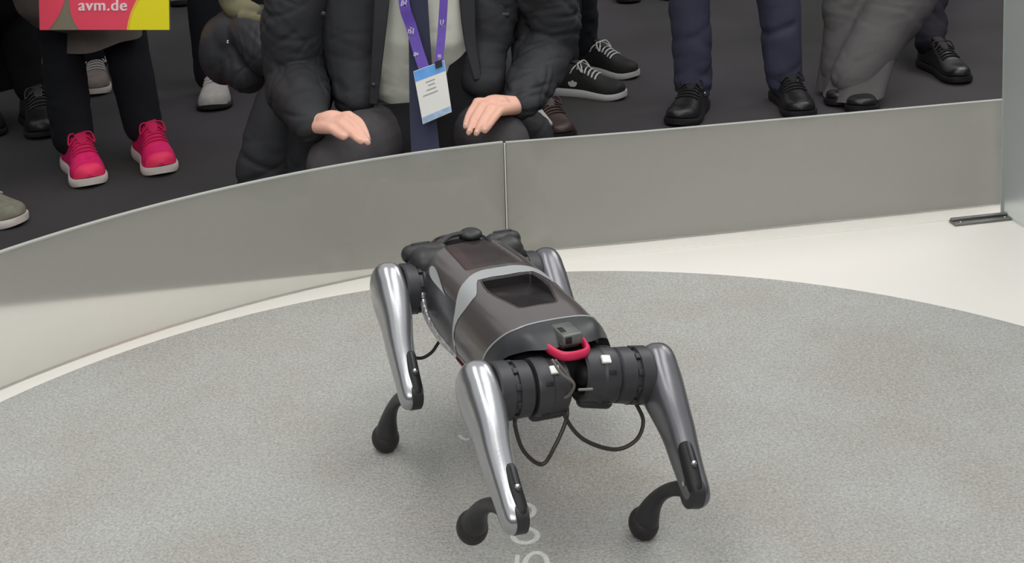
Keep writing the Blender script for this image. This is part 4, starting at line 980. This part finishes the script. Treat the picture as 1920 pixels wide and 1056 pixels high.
# lanyard and badge
lan = empty('badge_lanyard', P(808, 165, 3.50), 'purple lanyard with a blue and white badge hanging from the crouching man', 'lanyard')
M['purple'] = mat('purple_ribbon', srgb(76, 44, 146), 0.55, 0, 0.08, 60, 0.1, 600)
M['lavender'] = mat('lavender_print', srgb(196, 184, 228), 0.6)
s1 = ribbon('strap', [P(752, -120, 3.70), P(757, 0, 3.62), P(771, 50, 3.60), P(784, 95, 3.57), P(797, 134, 3.535)], .026, .0018, M['purple'], lan)
s2 = ribbon('strap', [P(838, -120, 3.72), P(832, 0, 3.64), P(829, 50, 3.61), P(825, 95, 3.57), P(822, 120, 3.545)], .020, .0018, M['purple'], lan)
def mark(strap, px, py, Y, shapes):
    c0 = P(px, py, Y - .0024); ps = []
    for (x_, y_, w_, h_, r_) in shapes:
        ps.append(box((0, 0, 0), (w_ * .0012, .0006, h_ * .0012), Matrix.Translation(c0 + Vector((x_ * .0012, 0, -y_ * .0012))) @ Matrix.Rotation(r_, 4, 'Y')))
    return mesh('printed_mark', *merge(ps), M['lavender'], strap, smooth=False)
mark(s1, 757, 6, 3.615, [(-4, 0, 3, 12, .2), (0, -1, 3, 12, -.3), (4, 0, 3, 12, .3), (1, 4, 8, 2.5, .3)])
mark(s1, 770, 57, 3.592, [(-4, 0, 3, 13, .1), (0, 1, 3, 13, -.4), (5, 2, 3, 13, .1), (0, 6, 9, 2.5, .4), (-1, -5, 7, 2.5, 0)])
mark(s1, 780, 104, 3.562, [(0, -2, 9, 8, .3), (2, 5, 4, 10, .1)])
mark(s2, 829, 43, 3.612, [(-3, 0, 2.5, 13, 0), (2, -1, 2.5, 12, .2), (0, 5, 8, 2.5, 0), (3, 5, 2.5, 8, -.2)])
mark(s2, 824, 106, 3.555, [(0, 0, 7, 8, 0), (0, 5, 4, 5, 0)])
c4 = [P(775, 134, 3.535), P(833, 113, 3.54), P(847, 210, 3.505), P(793, 233, 3.50)]
def bl(u, v, off=0.0):
    q = c4[0].lerp(c4[1], u).lerp(c4[3].lerp(c4[2], u), v); n_ = (c4[1] - c4[0]).cross(c4[3] - c4[0]).normalized()
    if n_.y > 0: n_ = -n_
    return q + n_ * off
def slab(name, u0, v0, u1, v1, o0, o1, m, parent):
    V = [bl(u, v, o) for o in (o0, o1) for (u, v) in ((u0, v0), (u1, v0), (u1, v1), (u0, v1))]
    return mesh(name, V, [(0, 1, 2, 3), (7, 6, 5, 4), (0, 4, 5, 1), (1, 5, 6, 2), (2, 6, 7, 3), (3, 7, 4, 0)], m, parent, smooth=False)
M['card'] = mat('white_card', srgb(222, 222, 218), 0.35, coat=0.3); M['blue'] = mat('sky_blue_print', srgb(84, 152, 220), 0.35, 0, .12, 60); M['greyink'] = mat('grey_ink', srgb(160, 158, 160), 0.6); M['paleblue'] = mat('pale_blue_print', srgb(150, 176, 206), .4, 0, .2, 90)
card = slab('badge_card', 0, 0, 1, 1, -.002, .001, M['card'], lan)
slab('badge_header', 0.01, .01, .99, .20, .001, .0016, M['blue'], card); slab('badge_footer', 0.01, .88, .99, .99, .001, .0016, M['paleblue'], card)
for (u0, v0, u1) in ((.32, .27, .62), (.38, .34, .60), (.30, .42, .62), (.16, .50, .66)): slab('faint_text_line', u0, v0, u1, v0 + .022, .001, .0015, M['greyink'], card)
slab('badge_clip', .70, -.03, .92, .10, .001, .005, M['deepblack'], card)

# bundled jacket
jk = blob('bundled_jacket', [ball(P(418, 92, 4.04), (.070, .08, .100)), ball(P(446, 66, 4.03), (.085, .08, .085)), ball(P(462, 118, 3.99), (.075, .07, .078)), tube([P(480, 60, 3.98), P(505, 90, 3.92)], .075, 14)],
          .0055, M['puffer'], None, 6, folds=((.006, (20, 20, 26), 17, .8), (.010, (13, 13, 24), 27, -1), (.004, (30, 30, 50), 3, -1)))
tag(jk, 'black padded jacket bundled at the left elbow of the crouching man', 'jacket')
ol = blob('olive_lining', [tube([P(432, -30, 4.02), P(448, 12, 4.0), P(478, 22, 3.96)], [.045, .036, .022], 14, smooth=3), tube([P(455, 30, 3.95), P(488, 38, 3.92)], .014, 10)], .005, M['olive'], jk, 2, folds=((.004, (50, 50, 50), 6, .8),))
ol['label'] = 'olive lining folded out of the top'
mesh('zip_pull', *box(P(427, 79, 3.90), (.006, .004, .010), bevel=.001), M['chrome'], jk)['label'] = 'small bright zip pull'

# printed carrier bag
cb = [P(66, -300, 4.16), P(312, -300, 4.16), P(318, 56, 4.13), P(70, 62, 4.13)]
bag = empty('carrier_bag', P(192, 60, 4.15), 'pink and yellow printed carrier bag held in front of the pink-shoed person', 'bag')
cb[3] = cb[0] + (cb[2] - cb[1]); c4 = cb
M['olivegrey'] = mat('olive_grey_paper', srgb(134, 128, 108), 0.5); M['bagpink'] = mat('coral_pink_print', srgb(250, 80, 106), 0.45, 0, .04, 6); M['bagyellow'] = mat('acid_yellow_print', srgb(252, 240, 30), 0.45); M['bagorange'] = mat('amber_print_edge', srgb(250, 204, 60), .45); M['bagwhite'] = mat('white_print', srgb(252, 232, 236), .45)
slab('bag_body', 0, 0, 1, 1, -.010, 0, M['olivegrey'], bag)
W_px, H_px = 247.0, 358.0
def print_poly(name, pts, m, off):
    V = [bl((x - 68) / W_px, (y + 300) / H_px, off) for x, y in pts]; n_ = len(V)
    V2 = [bl((x - 68) / W_px, (y + 300) / H_px, off - .0008) for x, y in pts]
    return mesh(name, V + V2, [tuple(range(n_)), tuple(range(2 * n_ - 1, n_ - 1, -1))] + [(k, (k + 1) % n_, n_ + (k + 1) % n_, n_ + k) for k in range(n_)], m, bag, smooth=False)
print_poly('printed_lobe', [(68.2, -180), (100, -160), (120, -90), (122, -40), (118, 0), (109, 23), (98, 42), (85, 58), (68.2, 58)], M['bagpink'], .0012)
print_poly('printed_lobe', [(126, 0), (128, -60), (150, -130), (200, -190), (260, -200), (290, -160), (290, -60), (262, -20), (252, 3), (243, 24), (237, 42), (234, 57.8), (143, 57.8), (134, 44), (127, 23)], M['bagpink'], .0012)
print_poly('printed_edge', [(252, 3), (262, -20), (290, -60), (314.8, -80), (314.8, 0), (262, 57.8), (233.5, 57.8), (236.5, 42), (242, 24)], M['bagorange'], .0016)
print_poly('printed_corner', [(259, 3), (270, -20), (296, -58), (314.8, -72), (314.8, 57.8), (239, 57.8), (241.5, 42), (247, 24)], M['bagyellow'], .0020)
fc = bpy.data.curves.new('web_text', 'FONT'); fc.body = 'avm.de'; fc.size = 0.046; fc.align_x = 'CENTER'; fc.extrude = .0004; fc.space_character = 1.08
to = bpy.data.objects.new('tmp_text', fc); COL.objects.link(to); bpy.context.view_layer.update()
tm = bpy.data.meshes.new_from_object(to.evaluated_get(bpy.context.evaluated_depsgraph_get())); bpy.data.objects.remove(to)
bm = bmesh.new(); bm.from_mesh(tm)
dup_ = bmesh.ops.duplicate(bm, geom=bm.verts[:] + bm.edges[:] + bm.faces[:])
for v in dup_['geom']:
    if isinstance(v, bmesh.types.BMVert): v.co += Vector((.0026, .0008, .0001))
bm.to_mesh(tm); bm.free()
for v in tm.vertices:
    px_, py_ = 188.5 + v.co.x * 662, 21 - v.co.y * 662
    q_ = bl((px_ - 68) / W_px, (py_ + 300) / H_px, .0026 + v.co.z); v.co = q_
tx = link('printed_text', tm, bag, M['bagwhite']); tx['label'] = 'white lettering avm.de'
for s in (.3, .7):
    t0_ = bl(s - .12, 0, -.02); t1_ = bl(s + .12, 0, -.02)
mesh('bag_handle', *tube([bl(.3, .02, -.01), bl(.34, -.25, -.01), bl(.5, -.36, -.01), bl(.66, -.25, -.01), bl(.7, .02, -.01)], .005, 8, smooth=5), M['bagwhite'], bag)
# parts of things whose root is an empty were laid out in world space
for root in (lan, bag):
    for ch in root.children: ch.location = ch.location - root.location
